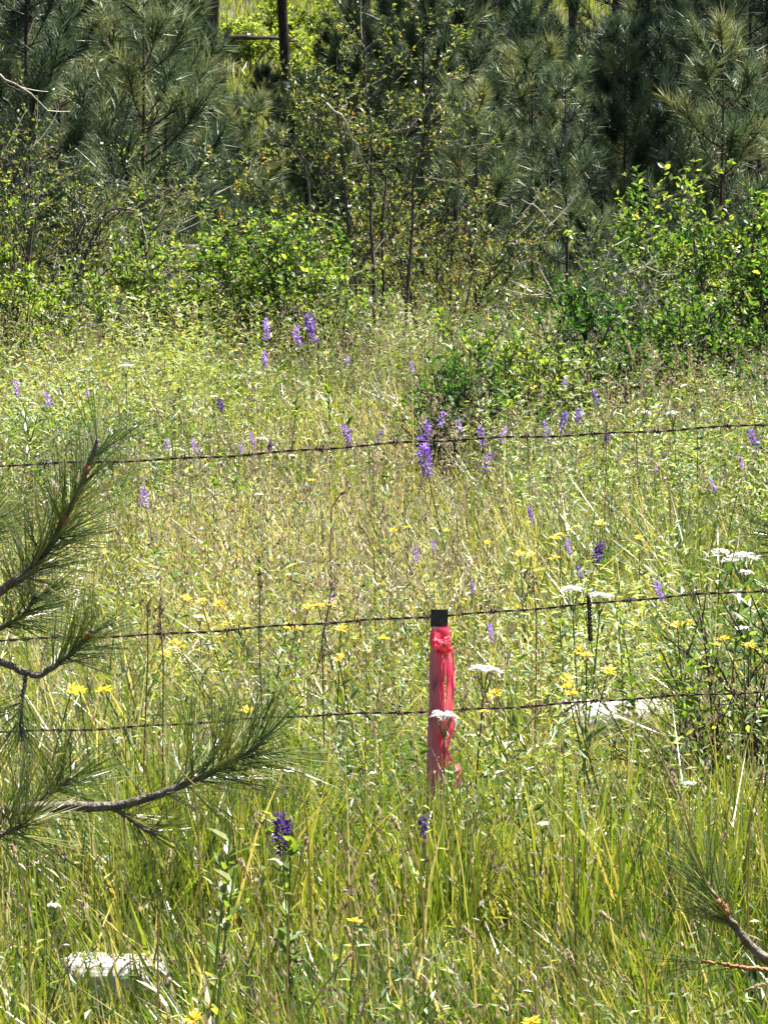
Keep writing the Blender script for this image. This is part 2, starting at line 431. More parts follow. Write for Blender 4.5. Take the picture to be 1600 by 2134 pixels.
def build_grass():
    b = Buf()
    zones = [(5.6, 8.5, 8600, 3, 0.0068), (8.5, 11.5, 7000, 3, 0.0066), (11.5, 17, 3700, 2, 0.0058), (17, 26, 2300, 2, 0.0072), (26, 40, 700, 2, 0.009)]
    for y0, y1, dens, segs, wd in zones:
        x, y = scatter(y0, y1, dens)
        cl = vnoise(x, y, 7.0, 11)                       # tussocks
        keep = R.random(len(x)) < 0.35 + 0.9 * cl
        x, y, cl = x[keep], y[keep], cl[keep]
        N = len(x)
        z = ground_z(x, y) - 0.01
        h = (0.13 + 0.26 * cl + 0.12 * (vnoise(x, y, 1.3, 21) - 0.4)) * R.uniform(0.55, 1.25, N)
        if y0 >= 26:
            h *= 0.75
        h = np.clip(h, 0.05, 0.48)
        if y0 < 11:                                      # dense even sward on the near side and along the fence
            h = 0.205 * R.uniform(0.5, 1.2, N) + 0.10 * (cl - 0.3) + 0.07 * (vnoise(x, y, 1.9, 23) - 0.5)
            h += 0.07 * np.exp(-((y - 9.55) / 0.28) ** 2) * np.clip(vnoise(x, y, 3.0, 25) * 1.8, 0, 1)
        if y0 >= 17:
            h *= 0.78
        h = cap_height(x, y, h)
        wind = 2.6 + 1.6 * (vnoise(x, y, 1.6, 31) - 0.5)
        az = np.where(R.random(N) < 0.5, wind + R.normal(0, 0.6, N), R.uniform(0, 6.283, N))
        lean = np.abs(R.normal(0.10, 0.18 if y0 < 11 else 0.22, N))
        curve = np.abs(R.normal(0.20 if y0 < 11 else 0.42, 0.20 if y0 < 11 else 0.42, N)).clip(0, 1.5)
        wid = wd * R.uniform(0.5, 1.45, N)
        tint = meadow_tone(x, y) + R.normal(0, 0.20 if y0 < 11 else 0.25, N)
        dry = R.random(N) < (0.12 if y0 < 11 else 0.14)
        tint = np.where(dry, R.uniform(0.72, 1.0, N), tint)
        base = np.stack([x, y, z], -1)
        blades(b, base, h, az, lean, curve, wid, R.uniform(0, math.pi, N), np.clip(tint, 0.02, 1), segs, droop=0.25)
    # taller tussocks along the fence that half hide the lowest wire
    N = 2100
    ctr = np.array([-0.40, -0.33, -0.26, -0.18, 0.36, 0.60, 0.66, 0.72])
    x = R.choice(ctr, N) + R.normal(0, 0.075, N); y = R.uniform(9.2, 9.9, N)
    blades(b, np.stack([x, y, ground_z(x, y)], -1), R.uniform(0.22, 0.53, N), R.uniform(0, 6.28, N), R.normal(0, 0.16, N), np.abs(R.normal(0.22, 0.2, N)),
           R.uniform(0.003, 0.007, N), R.uniform(0, 3.14, N), np.clip(R.normal(0.52, 0.2, N), 0, 1), 3)
    N = 420                                              # tuft that hides the foot of the stake
    x = 0.088 + R.normal(0, 0.05, N); y = R.uniform(9.25, 9.85, N)
    blades(b, np.stack([x, y, ground_z(x, y)], -1), R.uniform(0.22, 0.43, N), R.uniform(0, 6.28, N), R.normal(0, 0.12, N), np.abs(R.normal(0.2, 0.2, N)),
           R.uniform(0.004, 0.008, N), R.uniform(0, 3.14, N), np.clip(R.normal(0.50, 0.2, N), 0, 1), 3)
    # thin flowering culms standing over the blades
    x, y = scatter(5.8, 26, 38)
    N = len(x)
    h = cap_height(x, y, R.uniform(0.28, 0.60, N))
    az = R.uniform(0, 6.283, N)
    blades(b, np.stack([x, y, ground_z(x, y)], -1), h, az, R.normal(0, 0.12, N), np.abs(R.normal(0.10, 0.1, N)),
           np.where(y > 16, 0.0035, 0.0024) * R.uniform(0.8, 1.3, N), R.uniform(0, 3.14, N), np.clip(R.normal(0.68, 0.16, N), 0, 1), 3)
    # grass of the sunny clearing on the slope
    x = R.uniform(-9, 9, 60000); y = R.uniform(40, 84, 60000)
    N = len(x)
    blades(b, np.stack([x, y, ground_z(x, y)], -1), R.uniform(0.12, 0.35, N), R.uniform(0, 6.28, N), R.normal(0, 0.2, N), np.abs(R.normal(0.2, 0.2, N)),
           R.uniform(0.012, 0.028, N), R.uniform(0, 3.14, N), np.clip(R.normal(0.56, 0.1, N), 0, 1), 2)
    o = link("grass", b.mesh("grass", M_GRASS), kind="stuff")
    o["label"] = "tall meadow grass, green mixed with dry straw, on both sides of the fence"
    # seed heads of the culms, loose spikelets
    s = Buf()
    x, y = scatter(6.0, 25, 420)
    k = R.random(len(x)) < np.clip((vnoise(x, y, 1.5, 77) - 0.42) * 3.2, 0.06, 1) * np.clip((y - 5.0) / 4, 0.45, 1)
    x, y = x[k], y[k]
    N = len(x)
    h = cap_height(x, y, R.uniform(0.27, 0.50, N))
    base = np.stack([x, y, ground_z(x, y) + h], -1)
    base = np.repeat(base, 7, 0); M = len(base)
    base += R.normal(0, 1, (M, 3)) * np.array([0.008, 0.008, 0.022])
    d = unit(R.normal(0, 0.5, (M, 3)) + np.array([0, 0, 0.9]))
    leaves(s, base, d, R.normal(size=(M, 3)), R.uniform(0.008, 0.018, M), R.uniform(0.003, 0.006, M), np.clip(np.repeat(R.uniform(0.1, 1, N), 7) + R.normal(0, 0.1, M), 0, 1))
    o = link("seed_heads", s.mesh("seed_heads", M_SEED), kind="stuff")
    o["label"] = "small brown and straw seed heads scattered over the meadow grass"
build_grass()

def build_undergrowth():
    """small-leaved wild plants between the grass, thicker towards the shrubs"""
    b = Buf()
    for y0, y1, dens, ls in ((6, 11, 105, 0.022), (11, 17, 130, 0.024), (17, 26.5, 170, 0.029)):
        x, y = scatter(y0, y1, dens)
        v = vnoise(x, y, 1.1, 41)
        k = R.random(len(x)) < np.clip((v - 0.42) * 3.0 + (0.30 if y0 >= 17 else 0) + 0.6 * np.exp(-((y - 22.6) / 1.5) ** 2 - ((x + 0.85) / 0.55) ** 2), 0.06, 1)
        x, y = x[k], y[k]
        for _ in (0,):
            n = len(x)
            m = 26
            h = cap_height(x, y, R.uniform(0.18, 0.48, n))
            tw = np.clip(R.normal(0.58, 0.20, n) + 0.28 * np.exp(-((y - 22.5) / 1.8) ** 2 - ((x + 0.75) / 0.6) ** 2), 0.1, 1)
            sp_ = vnoise(x, y, 2.1, 47)                  # two kinds that grow in patches: pale mint and deep green
            tw = np.where(sp_ > 0.66, np.clip(R.normal(0.97, 0.05, n), 0, 1), np.where(sp_ < 0.30, R.normal(0.24, 0.08, n), tw))
            lime = np.exp(-((y - 22.6) / 1.5) ** 2 - ((x + 0.85) / 0.55) ** 2)
            h = h * (1 + 0.4 * lime)
            tw = np.where(R.random(n) < lime, R.normal(0.76, 0.06, n), tw)
            t = R.uniform(0.25, 1.0, (n, m))
            ang = R.uniform(0, 6.283, (n, m))
            r = R.uniform(0.0, 0.075, (n, m)) * (1.2 - t * 0.6)
            lx = R.normal(0, 0.12, n)[:, None] * t; ly = R.normal(0, 0.12, n)[:, None] * t
            P = np.stack([x[:, None] + r * np.cos(ang) + lx * h[:, None] * 2, y[:, None] + r * np.sin(ang) + ly * h[:, None] * 2,
                          ground_z(x, y)[:, None] + h[:, None] * t], -1).reshape(-1, 3)
            D = np.stack([np.cos(ang), np.sin(ang), R.uniform(-0.2, 0.9, (n, m))], -1).reshape(-1, 3)
            NN = n * m
            leaves(b, P, D, np.array([0, 0, 1.0]) + R.normal(0, 0.35, (NN, 3)), ls * R.uniform(0.6, 1.5, NN), ls * R.uniform(0.25, 0.5, NN),
                   np.clip(np.repeat(tw, m) + R.normal(0, 0.12, NN), 0, 1))
    o = link("undergrowth", b.mesh("undergrowth", M_FORB), kind="stuff")
    o["label"] = "mixed small-leaved wild plants between the meadow grass"
build_undergrowth()

# ------------------------------------------------------------------ background pines
def curve_pts(p0, d0, d1, L, n=5):
    """path that starts along d0 and ends along d1"""
    p = np.array(p0, float); out = [p.copy()]
    for i in range(n):
        t = (i + 0.5) / n
        d = unit(np.array(d0) * (1 - t) + np.array(d1) * t)
        p = p + d * (L / n)
        out.append(p.copy())
    return np.array(out)

def tuft(buf, path, n, nl, wid, tint, spread=(0.5, 1.25), grow=0.35):
    """needles in a bottle brush along a shoot"""
    path = np.asarray(path); m = len(path) - 1
    u = R.uniform(0, m - 1e-6, n); i = u.astype(int); f = (u - i)[:, None]
    base = path[i] * (1 - f) + path[i + 1] * f
    ax = unit(path[i + 1] - path[i])
    th = R.uniform(spread[0], spread[1], n) * (1 - grow * (u / m))
    d = ax * np.cos(th)[:, None] + perp(ax) * np.sin(th)[:, None]
    needles(buf, base, unit(d), nl * R.uniform(0.7, 1.15, n), wid * R.uniform(0.7, 1.3, n), np.clip(tint + R.normal(0, 0.13, n), 0, 1))

def make_pine(seed, H, base_h, spread, nl=0.15, wid=0.0074, whorl=0.27, per=5, tone=0.45, nn=95, trunk_r=None, steep=0.45, shoots=5):
    rs = np.random.default_rng(seed)
    wood, nd = Buf(), Buf()
    tr = trunk_r or 0.0045 * H + 0.008
    n = 9
    zs = np.linspace(0, H, n)
    wob = np.cumsum(rs.normal(0, 0.012 * H / n, (n, 2)), 0); wob[0] = 0
    tp = np.stack([wob[:, 0], wob[:, 1], zs], -1)
    tube(wood, tp, np.linspace(tr, tr * 0.18, n), 7, 0.5)
    def trunk_at(z):
        return np.array([np.interp(z, zs, tp[:, 0]), np.interp(z, zs, tp[:, 1]), z])
    z = base_h
    while z < H - 0.08:
        rel = (z - base_h) / max(H - base_h, 0.1)
        k = rs.integers(per - 1, per + 2)
        a0 = rs.uniform(0, 6.28)
        for j in range(k):
            a = a0 + j * 6.283 / k + rs.normal(0, 0.25)
            L = spread * (1 - rel) ** 0.8 * rs.uniform(0.6, 1.15) + 0.12
            out = np.array([math.cos(a), math.sin(a), 0])
            d0 = out + np.array([0, 0, 0.15 + steep * rel + rs.normal(0, 0.1)])
            d1 = out * 0.7 + np.array([0, 0, 0.7 + steep])
            pts = curve_pts(trunk_at(z + rs.uniform(-0.05, 0.05)), d0, d1, L, 5)
            tube(wood, pts, np.linspace(max(0.006, tr * 0.28 * (L / (spread + 0.12))), 0.004, 6), 4, 0.5, cap=False)
            tone_j = tone - 0.04 + rs.normal(0, 0.22)  # wide tone spread paints in dark pockets and bright speckle
            tuft(nd, pts[2:], int(nn * 1.1), nl, wid, tone_j)
            for q in range(shoots):
                t = rs.uniform(0.35, 0.95)
                i = min(int(t * 5), 4)
                p = pts[i] + (pts[i + 1] - pts[i]) * (t * 5 - i)
                side = unit(pts[i + 1] - pts[i]) + rs.normal(0, 0.55, 3) + np.array([0, 0, 0.35])
                sp = curve_pts(p, side, side + np.array([0, 0, 0.6]), rs.uniform(0.14, 0.32) * (0.6 + 0.4 * L), 3)
                tube(wood, sp, np.linspace(0.005, 0.003, 4), 3, 0.5, cap=False)
                tuft(nd, sp, int(nn * 0.8), nl, wid, tone_j + rs.normal(0, 0.10))
        z += whorl * rs.uniform(0.8, 1.2)
    tuft(nd, np.array([trunk_at(H - 0.25), trunk_at(H - 0.1), trunk_at(H)]), nn, nl, wid, tone + 0.1)
    return wood.mesh("pine_trunk", M_BARK, True), nd.mesh("pine_crown", M_NEEDLE)

PINES = [make_pine(101, 3.0, 0.25, 0.95, tone=0.58, nn=92), make_pine(102, 4.2, 0.25, 1.25, tone=0.55, nn=92), make_pine(103, 2.6, 0.45, 0.7, tone=0.50, per=4, nn=55, shoots=3),
         make_pine(104, 5.0, 0.2, 1.5, tone=0.52, nn=92), make_pine(105, 2.0, 0.2, 0.7, tone=0.72, per=4, nn=62, shoots=4)]

def place_pine(look, px, Y, var, scale=1.0, rz=0.0, lpy=300, name="pine_tree"):
    x = (px - 800) / FPX * Y
    o = thing(name, say(look, px, lpy), "pine tree", (x, Y, float(ground_z(x, Y)) - 0.03), rz, "young pines behind the meadow", scale)
    tm, cm = PINES[var]
    link("trunk", tm, o)
    link("crown", cm, o, kind="stuff")
    return o

pine_list = [
    # look, px, Y, variant, scale, rz, label height in the photo
    ("dark pointed pine sapling standing alone", 1178, 30.0, 2, 0.58, 0.3, 430),
    ("soft olive pine sapling with drooping needles", 300, 31.0, 4, 1.05, 1.1, 460),
    ("young pine with upturned bare arms", 1420, 34.0, 2, 0.68, 2.0, 240),
    ("small olive-green pine", 990, 31.5, 4, 0.7, 0.7, 470),
    ("low bushy pine", 520, 32.0, 4, 0.66, 2.5, 480),
    ("bushy grey-green pine", 1300, 33.0, 0, 0.6, 4.0, 350),
    ("slim grey-green pine", 1560, 33.0, 0, 1.0, 0.9, 300),
    ("broad grey-green pine", 60, 34.0, 0, 1.0, 2.9, 350),
    ("dense grey-green pine", 345, 35.5, 4, 1.15, 0.2, 260),
    ("dense dull green pine", 640, 35.0, 0, 0.5, 3.6, 380),
    ("tall full pale-tipped pine", 975, 36.0, 1, 0.9, 1.7, 160),
    ("dull green pine", 880, 34.5, 0, 0.8, 5.2, 400),
    ("dense shaded pine", 1290, 37.5, 0, 0.62, 2.2, 200),
    ("dense bluish pine", 1500, 38.5, 3, 0.85, 0.5, 120),
    ("shaded dark pine", 200, 38.5, 3, 0.8, 3.3, 160),
    ("shaded full pine", 870, 38.5, 1, 0.9, 4.5, 200),
    ("shaded dark bluish pine", 1400, 42.0, 1, 0.95, 1.4, 80),
    ("shaded bluish pine", -20, 40.0, 3, 0.9, 0.4, 120),
    ("shaded hazy pine", 240, 43.0, 1, 0.85, 5.5, 130),
    ("hazy pale green pine", 1000, 43.0, 1, 0.85, 2.7, 60),
    ("hazy dull pine", 950, 46.0, 3, 0.9, 3.9, 60),
    ("dark hazy pine", 1600, 45.0, 3, 1.05, 4.4, 60),
    ("dark far pine", 120, 47.0, 3, 1.0, 1.9, 60),
    ("low far pine", 560, 43.0, 0, 0.47, 0.1, 220),
    ("low dull far pine", 700, 44.0, 0, 0.55, 2.1, 180),
    ("dark full far pine", 1430, 50.0, 3, 1.1, 5.9, 40),
    ("dark tall far pine", 190, 52.0, 3, 0.9, 2.4, 40),
    ("pale grey-green low pine", 1500, 31.5, 4, 0.85, 0.2, 380),
    ("pale soft pine", 1370, 36.5, 0, 0.72, 2.6, 160),
    ("pale dense pine", 1580, 40.0, 1, 0.8, 1.2, 100),
    ("pale olive pine", 1090, 39.0, 0, 0.6, 4.2, 220),
    ("pale rounded pine", 130, 36.0, 4, 1.2, 3.0, 200),
    ("low spreading pine", 1110, 35.0, 4, 0.8, 1.9, 330),
    ("low rounded pine", 1480, 35.5, 0, 0.55, 5.1, 330),
    ("low full pine", 760, 36.0, 4, 0.9, 4.1, 300),
    ("mid-height full pine", 1100, 45.0, 0, 0.45, 3.1, 150),
    ("low dim pine", 440, 46.0, 0, 0.45, 4.8, 170),
    ("tall dim pine", 300, 50.0, 1, 0.9, 0.6, 60),
    ("far dull pine", 920, 54.0, 3, 1.0, 5.0, 40),
    ("far dark pine", 1520, 56.0, 3, 1.15, 0.8, 30),
]
for look, px, Y, var, sc, rz, lpy in pine_list:
    place_pine(look, px, Y, var, sc, rz, lpy)

# mature pines: dark trunks in view, crowns above the picture
def make_tall_pine(seed, H, r, crown_from):
    rs = np.random.default_rng(seed)
    wood, nd = Buf(), Buf()
    n = 12
    zs = np.linspace(0, H, n)
    wob = np.cumsum(rs.normal(0, 0.03, (n, 2)), 0); wob[0] = 0
    tp = np.stack([wob[:, 0], wob[:, 1], zs], -1)
    rr = np.linspace(r, r * 0.2, n); rr[0] *= 1.25
    tube(wood, tp, rr, 10, 0.5)
    z = crown_from
    while z < H - 0.3:
        rel = (z - crown_from) / (H - crown_from)
        for j in range(rs.integers(3, 6)):
            a = rs.uniform(0, 6.28)
            L = (2.6 * (1 - rel) ** 0.7 + 0.4) * rs.uniform(0.6, 1.1)
            out = np.array([math.cos(a), math.sin(a), 0])
            c = np.array([np.interp(z, zs, tp[:, 0]), np.interp(z, zs, tp[:, 1]), z])
            pts = curve_pts(c, out + np.array([0, 0, 0.1]), out + np.array([0, 0, 0.5]), L, 5)
            tube(wood, pts, np.linspace(r * 0.22, 0.01, 6), 4, 0.5, cap=False)
            for q in range(6):
                t = rs.uniform(0.4, 1.0); i = min(int(t * 5), 4)
                p = pts[i] + (pts[i + 1] - pts[i]) * (t * 5 - i)
                dd = out * 0.6 + rs.normal(0, 0.6, 3) + np.array([0, 0, 0.4])
                tuft(nd, curve_pts(p, dd, dd + np.array([0, 0, 0.5]), rs.uniform(0.3, 0.6), 3), 70, 0.2, 0.011, 0.4)
        z += rs.uniform(0.35, 0.6)
    return wood.mesh("tall_pine_trunk", M_BARK, True), nd.mesh("tall_pine_crown", M_NEEDLE)
TALL = [make_tall_pine(201, 13.0, 0.115, 5.0), make_tall_pine(202, 11.0, 0.055, 4.5)]
tall_list = [("thick straight dark pine trunk rising out of the young pines", 425, 47.0, 0, 1.0, 0.4, 40),
             ("slim dark pine trunk standing before the sunny clearing", 588, 52.0, 1, 1.0, 1.4, 45),
             ("thin dark pine trunk seen over a yellow-green bush", 1190, 56.0, 1, 0.95, 2.4, 20),
             ("dark pine trunk hidden among young pines", 1500, 54.0, 0, 1.0, 3.4, 30),
             ("grey pine trunk half hidden among twigs", 205, 50.0, 1, 1.1, 0.9, 100),
             ("dark pine trunk behind the airy shrub", 885, 48.0, 1, 1.0, 2.9, 130)]
TALL.append(make_tall_pine(203, 10.0, 0.06, 3.2))  # extra pines added so their crowns shade the young pines
tall_list += [("added shade-casting pine mostly hidden by the low bluish pines", 1310, 44.0, 2, 1.0, 1.0, 60), ("added shade-casting pine hidden behind the tall pale pine", 1085, 50.0, 2, 1.05, 2.2, 60),
              ("added shade-casting pine hidden behind twigs of the airy shrub", 770, 45.0, 2, 0.95, 0.3, 60), ("added shade-casting pine hidden at the shaded corner", 70, 46.0, 2, 1.0, 3.7, 60),
              ("added shade-casting pine hidden among bluish needles", 1570, 46.0, 2, 1.1, 5.0, 60)]
for look, px, Y, v, s, rz, lpy in tall_list:
    x = (px - 800) / FPX * Y
    o = thing("pine_tree", say(look, px, lpy, ("the thick dark trunk", "the slim trunk in the bright clearing", "the thin trunk above the yellow bush")) if "hidden" in look or "behind" in look else look,
              "pine tree", (x, Y, float(ground_z(x, Y)) - 0.05), rz, "mature pines on the slope", s)
    link("trunk", TALL[v][0], o)
    link("crown", TALL[v][1], o, kind="stuff")

# ------------------------------------------------------------------ shrubs
LEAF_MESHES = {}
def leaf_mesh(mat, k):
    key = (mat.name, k)
    if key not in LEAF_MESHES:
        b = Buf()
        t = (k + 0.5) / 8
        # pointed oval of six triangles, folded along its rib
        rib = [(0, 0, 0), (0, 0.35, 0.02), (0, 0.7, 0.02), (0, 1.0, -0.04)]
        V = rib + [(-0.30, 0.38, 0.10), (0.30, 0.38, 0.10), (-0.22, 0.72, 0.07), (0.22, 0.72, 0.07)]
        F = [(0, 1, 4), (0, 5, 1), (1, 6, 4), (1, 2, 6), (1, 5, 7), (1, 7, 2), (2, 3, 6), (2, 7, 3)]
        b.add(V, F, t)
        LEAF_MESHES[key] = b.mesh("leaf", mat)
    return LEAF_MESHES[key]

def make_shrub(seed, W, D, H, stems, leaf_len, n_leaves, tone, mat, sd=0.16, arch=0.5, twigs=9, stem_r=0.010, base_spread=0.15, twig_mat=None,
               leaf_from=0.15, wid=0.55, thin=False):
    """returns stem meshes (one each) and leaf arrays"""
    rs = np.random.default_rng(seed)
    stem_meshes = []; spots = []; dirs = []
    for s in range(stems):
        b = Buf()
        a = rs.uniform(0, 6.283); rr = math.sqrt(rs.random())
        p0 = np.array([math.cos(a) * base_spread * rr, math.sin(a) * base_spread * rr, -0.02])
        top = np.array([math.cos(a) * W * 0.5 * rr, math.sin(a) * D * 0.5 * rr, H * (1 - 0.45 * rr ** 2) * rs.uniform(0.65, 1.0)])
        d0 = np.array([math.cos(a) * 0.25 * rr, math.sin(a) * 0.25 * rr, 1.0])
        L = np.linalg.norm(top - p0)
        n = 8
        ts = np.linspace(0, 1, n)[:, None]
        ctrl = p0 + d0 * L * (0.55 if arch < 0.7 else 0.75)
        pts = (1 - ts) ** 2 * p0 + 2 * ts * (1 - ts) * ctrl + ts ** 2 * top
        if arch >= 0.7:
            pts[:, 2] -= (ts[:, 0] ** 3) * H * 0.18
        pts[1:] += rs.normal(0, 0.010 * L, (n - 1, 3))
        tube(b, pts, np.linspace(stem_r * rs.uniform(0.7, 1.2), 0.002, n), 5 if not thin else 4, 0.5, cap=False)
        for q in range(twigs):
            t = rs.uniform(leaf_from, 0.98) * (n - 1); i = min(int(t), n - 2)
            p = pts[i] + (pts[i + 1] - pts[i]) * (t - i)
            dd = unit(pts[i + 1] - pts[i]) * 0.5 + unit(rs.normal(0, 1, 3)) * 0.8 + np.array([0, 0, 0.25])
            TL = rs.uniform(0.12, 0.34) * (0.6 + 0.5 * H)
            tp = curve_pts(p, dd, dd + rs.normal(0, 0.4, 3) + np.array([0, 0, 0.2]), TL, 4)
            tube(b, tp, np.linspace(0.0035, 0.0015, 5), 3, 0.5, cap=False)
            for c in range(3):
                u = rs.uniform(0.3, 0.95) * 4; k = min(int(u), 3)
                pp = tp[k] + (tp[k + 1] - tp[k]) * (u - k)
                d2 = unit(tp[k + 1] - tp[k]) + rs.normal(0, 0.6, 3)
                t2 = curve_pts(pp, d2, d2 + np.array([0, 0, 0.3]), TL * rs.uniform(0.3, 0.6), 3)
                tube(b, t2, np.linspace(0.002, 0.001, 4), 3, 0.5, cap=False)
                spots.append(t2)
            spots.append(tp)
        stem_meshes.append(b.mesh("shrub_stem", twig_mat or M_TWIG))
    idx = rs.integers(0, len(spots), n_leaves)
    P = np.empty((n_leaves, 3)); Dm = np.empty((n_leaves, 3))
    for i, k in enumerate(idx):
        s = spots[k]; u = rs.uniform(0.15, len(s) - 1.001); j = int(u)
        P[i] = s[j] + (s[j + 1] - s[j]) * (u - j)
        Dm[i] = unit(s[j + 1] - s[j])
    Dm = unit(Dm * 0.5 + perp(Dm, rs) * 0.9 + np.array([0, 0, 0.1]))
    Nn = unit(np.array([0, 0, 1.0]) + rs.normal(0, 0.55, (n_leaves, 3)))
    Ln = leaf_len * rs.uniform(0.55, 1.25, n_leaves)
    tint = np.clip(tone + rs.normal(0, sd, n_leaves), 0, 1)
    return stem_meshes, P, Dm, Nn, Ln, tint, wid

def place_shrub(name, label, cat, px, Y, made, mat, singles=0, lpy=500, group=None, clip=None):
    stem_meshes, P, D, Nn, Ln, T, wid = made
    x = (px - 800) / FPX * Y
    z = float(ground_z(x, Y))
    o = thing(name, label, cat, (x, Y, z), 0, group)
    for sm in stem_meshes:
        link("stem", sm, o)
    order = np.arange(len(P))
    if singles:
        wp = P + np.array([x, Y, z])
        ppx, ppy = proj(wp)
        ok = (ppx > -20) & (ppx < 1620)
        score = Ln * 12 - P[:, 1] * 0.6 + np.where(ok, 0, -5)
        order = np.argsort(-score)
        for i in order[:singles]:
            lo = link("leaf", leaf_mesh(mat, int(min(T[i], 0.999) * 8)), o)
            d = unit(D[i]); s = unit(np.cross(d, Nn[i])); n2 = np.cross(s, d)
            m = Matrix(((s[0], d[0], n2[0], P[i][0]), (s[1], d[1], n2[1], P[i][1]), (s[2], d[2], n2[2], P[i][2]), (0, 0, 0, 1)))
            lo.matrix_local = m @ Matrix.Scale(float(Ln[i]), 4)
        order = order[singles:]
    b = Buf()
    leaves(b, P[order], D[order], Nn[order], Ln[order], Ln[order] * wid, T[order])
    link("foliage", b.mesh("shrub_foliage", mat), o, kind="stuff")
    return o

G_SH = "leafy shrubs along the edge of the pines"
place_shrub("leafy_shrub", "tall bright yellow-green shrub with round sunlit leaves beside the straw-coloured grass", "shrub", 1545, 23.6,
            make_shrub(301, 1.2, 0.9, 1.12, 20, 0.036, 9500, 0.60, M_SHRUB, sd=0.27), M_SHRUB, 290, 550, G_SH)
place_shrub("leafy_shrub", "slender yellow-green shrub reaching highest beside the tall yellow-green shrub", "shrub", 1400, 24.6,
            make_shrub(302, 0.6, 0.5, 1.28, 9, 0.036, 2600, 0.70, M_SHRUB, sd=0.25), M_SHRUB, 120, 450, G_SH)
place_shrub("leafy_shrub", "round dark green shrub with yellow leaf tips behind the lavender spikes", "shrub", 560, 25.4,
            make_shrub(303, 1.05, 0.8, 0.86, 17, 0.034, 6500, 0.64, M_SHRUB, sd=0.22), M_SHRUB, 260, 600, G_SH)
place_shrub("leafy_shrub", "low green shrub with a dark hollow under the twiggy arching shrub", "shrub", 340, 25.6,
            make_shrub(304, 0.8, 0.7, 0.78, 12, 0.032, 4200, 0.72, M_SHRUB, sd=0.2), M_SHRUB, 160, 600, G_SH)
place_shrub("leafy_shrub", "light green shrub cut off by the edge of the photograph", "shrub", 25, 25.0,
            make_shrub(305, 0.9, 0.7, 0.74, 13, 0.032, 4600, 0.76, M_SHRUB, sd=0.2), M_SHRUB, 160, 650, G_SH)
place_shrub("leafy_shrub", "low bright green shrub between the airy shrub and the round dark shrub", "shrub", 690, 25.0,
            make_shrub(306, 0.5, 0.5, 0.6, 9, 0.030, 1800, 0.66, M_SHRUB), M_SHRUB, 60, 640, G_SH)
place_shrub("low_bush", "low dark bush in the open meadow above the violet flower spikes", "bush", 960, 20.2,
            make_shrub(307, 0.34, 0.4, 0.54, 10, 0.030, 2600, 0.36, M_SHRUB), M_SHRUB, 60, 770, "low bushes standing in the meadow")
place_shrub("low_bush", "low yellow-green bush touching the grey twiggy bush in the meadow", "bush", 1085, 21.2,
            make_shrub(308, 0.45, 0.45, 0.60, 11, 0.031, 2300, 0.76, M_SHRUB), M_SHRUB, 90, 740, "low bushes standing in the meadow")
place_shrub("low_bush", "shaded dark green bush below the grey twiggy bush", "bush", 1215, 21.8,
            make_shrub(309, 0.6, 0.5, 0.60, 12, 0.028, 4600, 0.26, M_SHRUB), M_SHRUB, 60, 790, "low bushes standing in the meadow")  # low leaf tone puts the bush's own shade into the colour
place_shrub("low_bush", "yellow-green bush in front of the tall yellow-green shrub", "bush", 1420, 22.6,
            make_shrub(310, 0.75, 0.5, 0.66, 14, 0.031, 5000, 0.50, M_SHRUB), M_SHRUB, 90, 700, "low bushes standing in the meadow")
place_shrub("twiggy_bush", "grey twiggy bush with sparse small leaves left of the tall yellow-green shrub", "bush", 1265, 23.4,
            make_shrub(311, 0.8, 0.6, 0.92, 16, 0.026, 4200, 0.42, M_AIRY, twigs=13, thin=True, twig_mat=M_DEAD), M_AIRY, 0, 640)
place_shrub("leafy_shrub", "dark green shrub in shade under the tall yellow-green shrub", "shrub", 1340, 24.2,
            make_shrub(317, 0.9, 0.6, 0.80, 15, 0.030, 7000, 0.26, M_SHRUB, sd=0.18), M_SHRUB, 60, 700, G_SH)  # shade under the taller shrub painted in with a darker leaf tone
place_shrub("leafy_sapling", "dark leafy sapling at the edge beside the large white flower heads", "sapling", 1565, 11.3,
            make_shrub(318, 0.19, 0.25, 0.64, 6, 0.022, 1100, 0.62, M_SHRUB, sd=0.25, twigs=9, stem_r=0.0035, base_spread=0.08), M_SHRUB, 160, 1180)
place_shrub("airy_shrub", "many-stemmed airy shrub with dark stems and small yellowish leaves", "shrub", 785, 26.6,
            make_shrub(312, 1.2, 1.0, 1.95, 6, 0.027, 4600, 0.56, M_AIRY, sd=0.2, twigs=18, stem_r=0.014, base_spread=0.16, leaf_from=0.3), M_AIRY, 0, 500)
place_shrub("airy_shrub", "smaller airy shrub with reddish leaf tips leaning over the round dark shrub", "shrub", 650, 28.0,
            make_shrub(313, 1.2, 0.9, 1.6, 7, 0.027, 3000, 0.6, M_AIRY, sd=0.22, twigs=11, arch=0.8, stem_r=0.008), M_AIRY, 0, 400)
place_shrub("arching_shrub", "arching twiggy shrub with long bare twigs at the edge of the pines", "shrub", 60, 26.8,
            make_shrub(314, 1.9, 1.0, 1.75, 16, 0.025, 5600, 0.56, M_AIRY, sd=0.18, twigs=12, arch=0.9, stem_r=0.008), M_AIRY, 0, 330)
place_shrub("arching_shrub", "shorter arching shrub with greyish twigs over the low green shrub", "shrub", 235, 27.2,
            make_shrub(315, 1.1, 0.9, 1.0, 14, 0.024, 3000, 0.52, M_AIRY, sd=0.2, twigs=12, arch=0.8, twig_mat=M_DEAD), M_AIRY, 0, 560)
place_shrub("airy_shrub", "airy shrub with pale twigs right of the many-stemmed shrub", "shrub", 915, 27.4,
            make_shrub(316, 1.0, 0.9, 1.25, 10, 0.025, 2900, 0.62, M_AIRY, sd=0.2, twigs=10), M_AIRY, 0, 420)
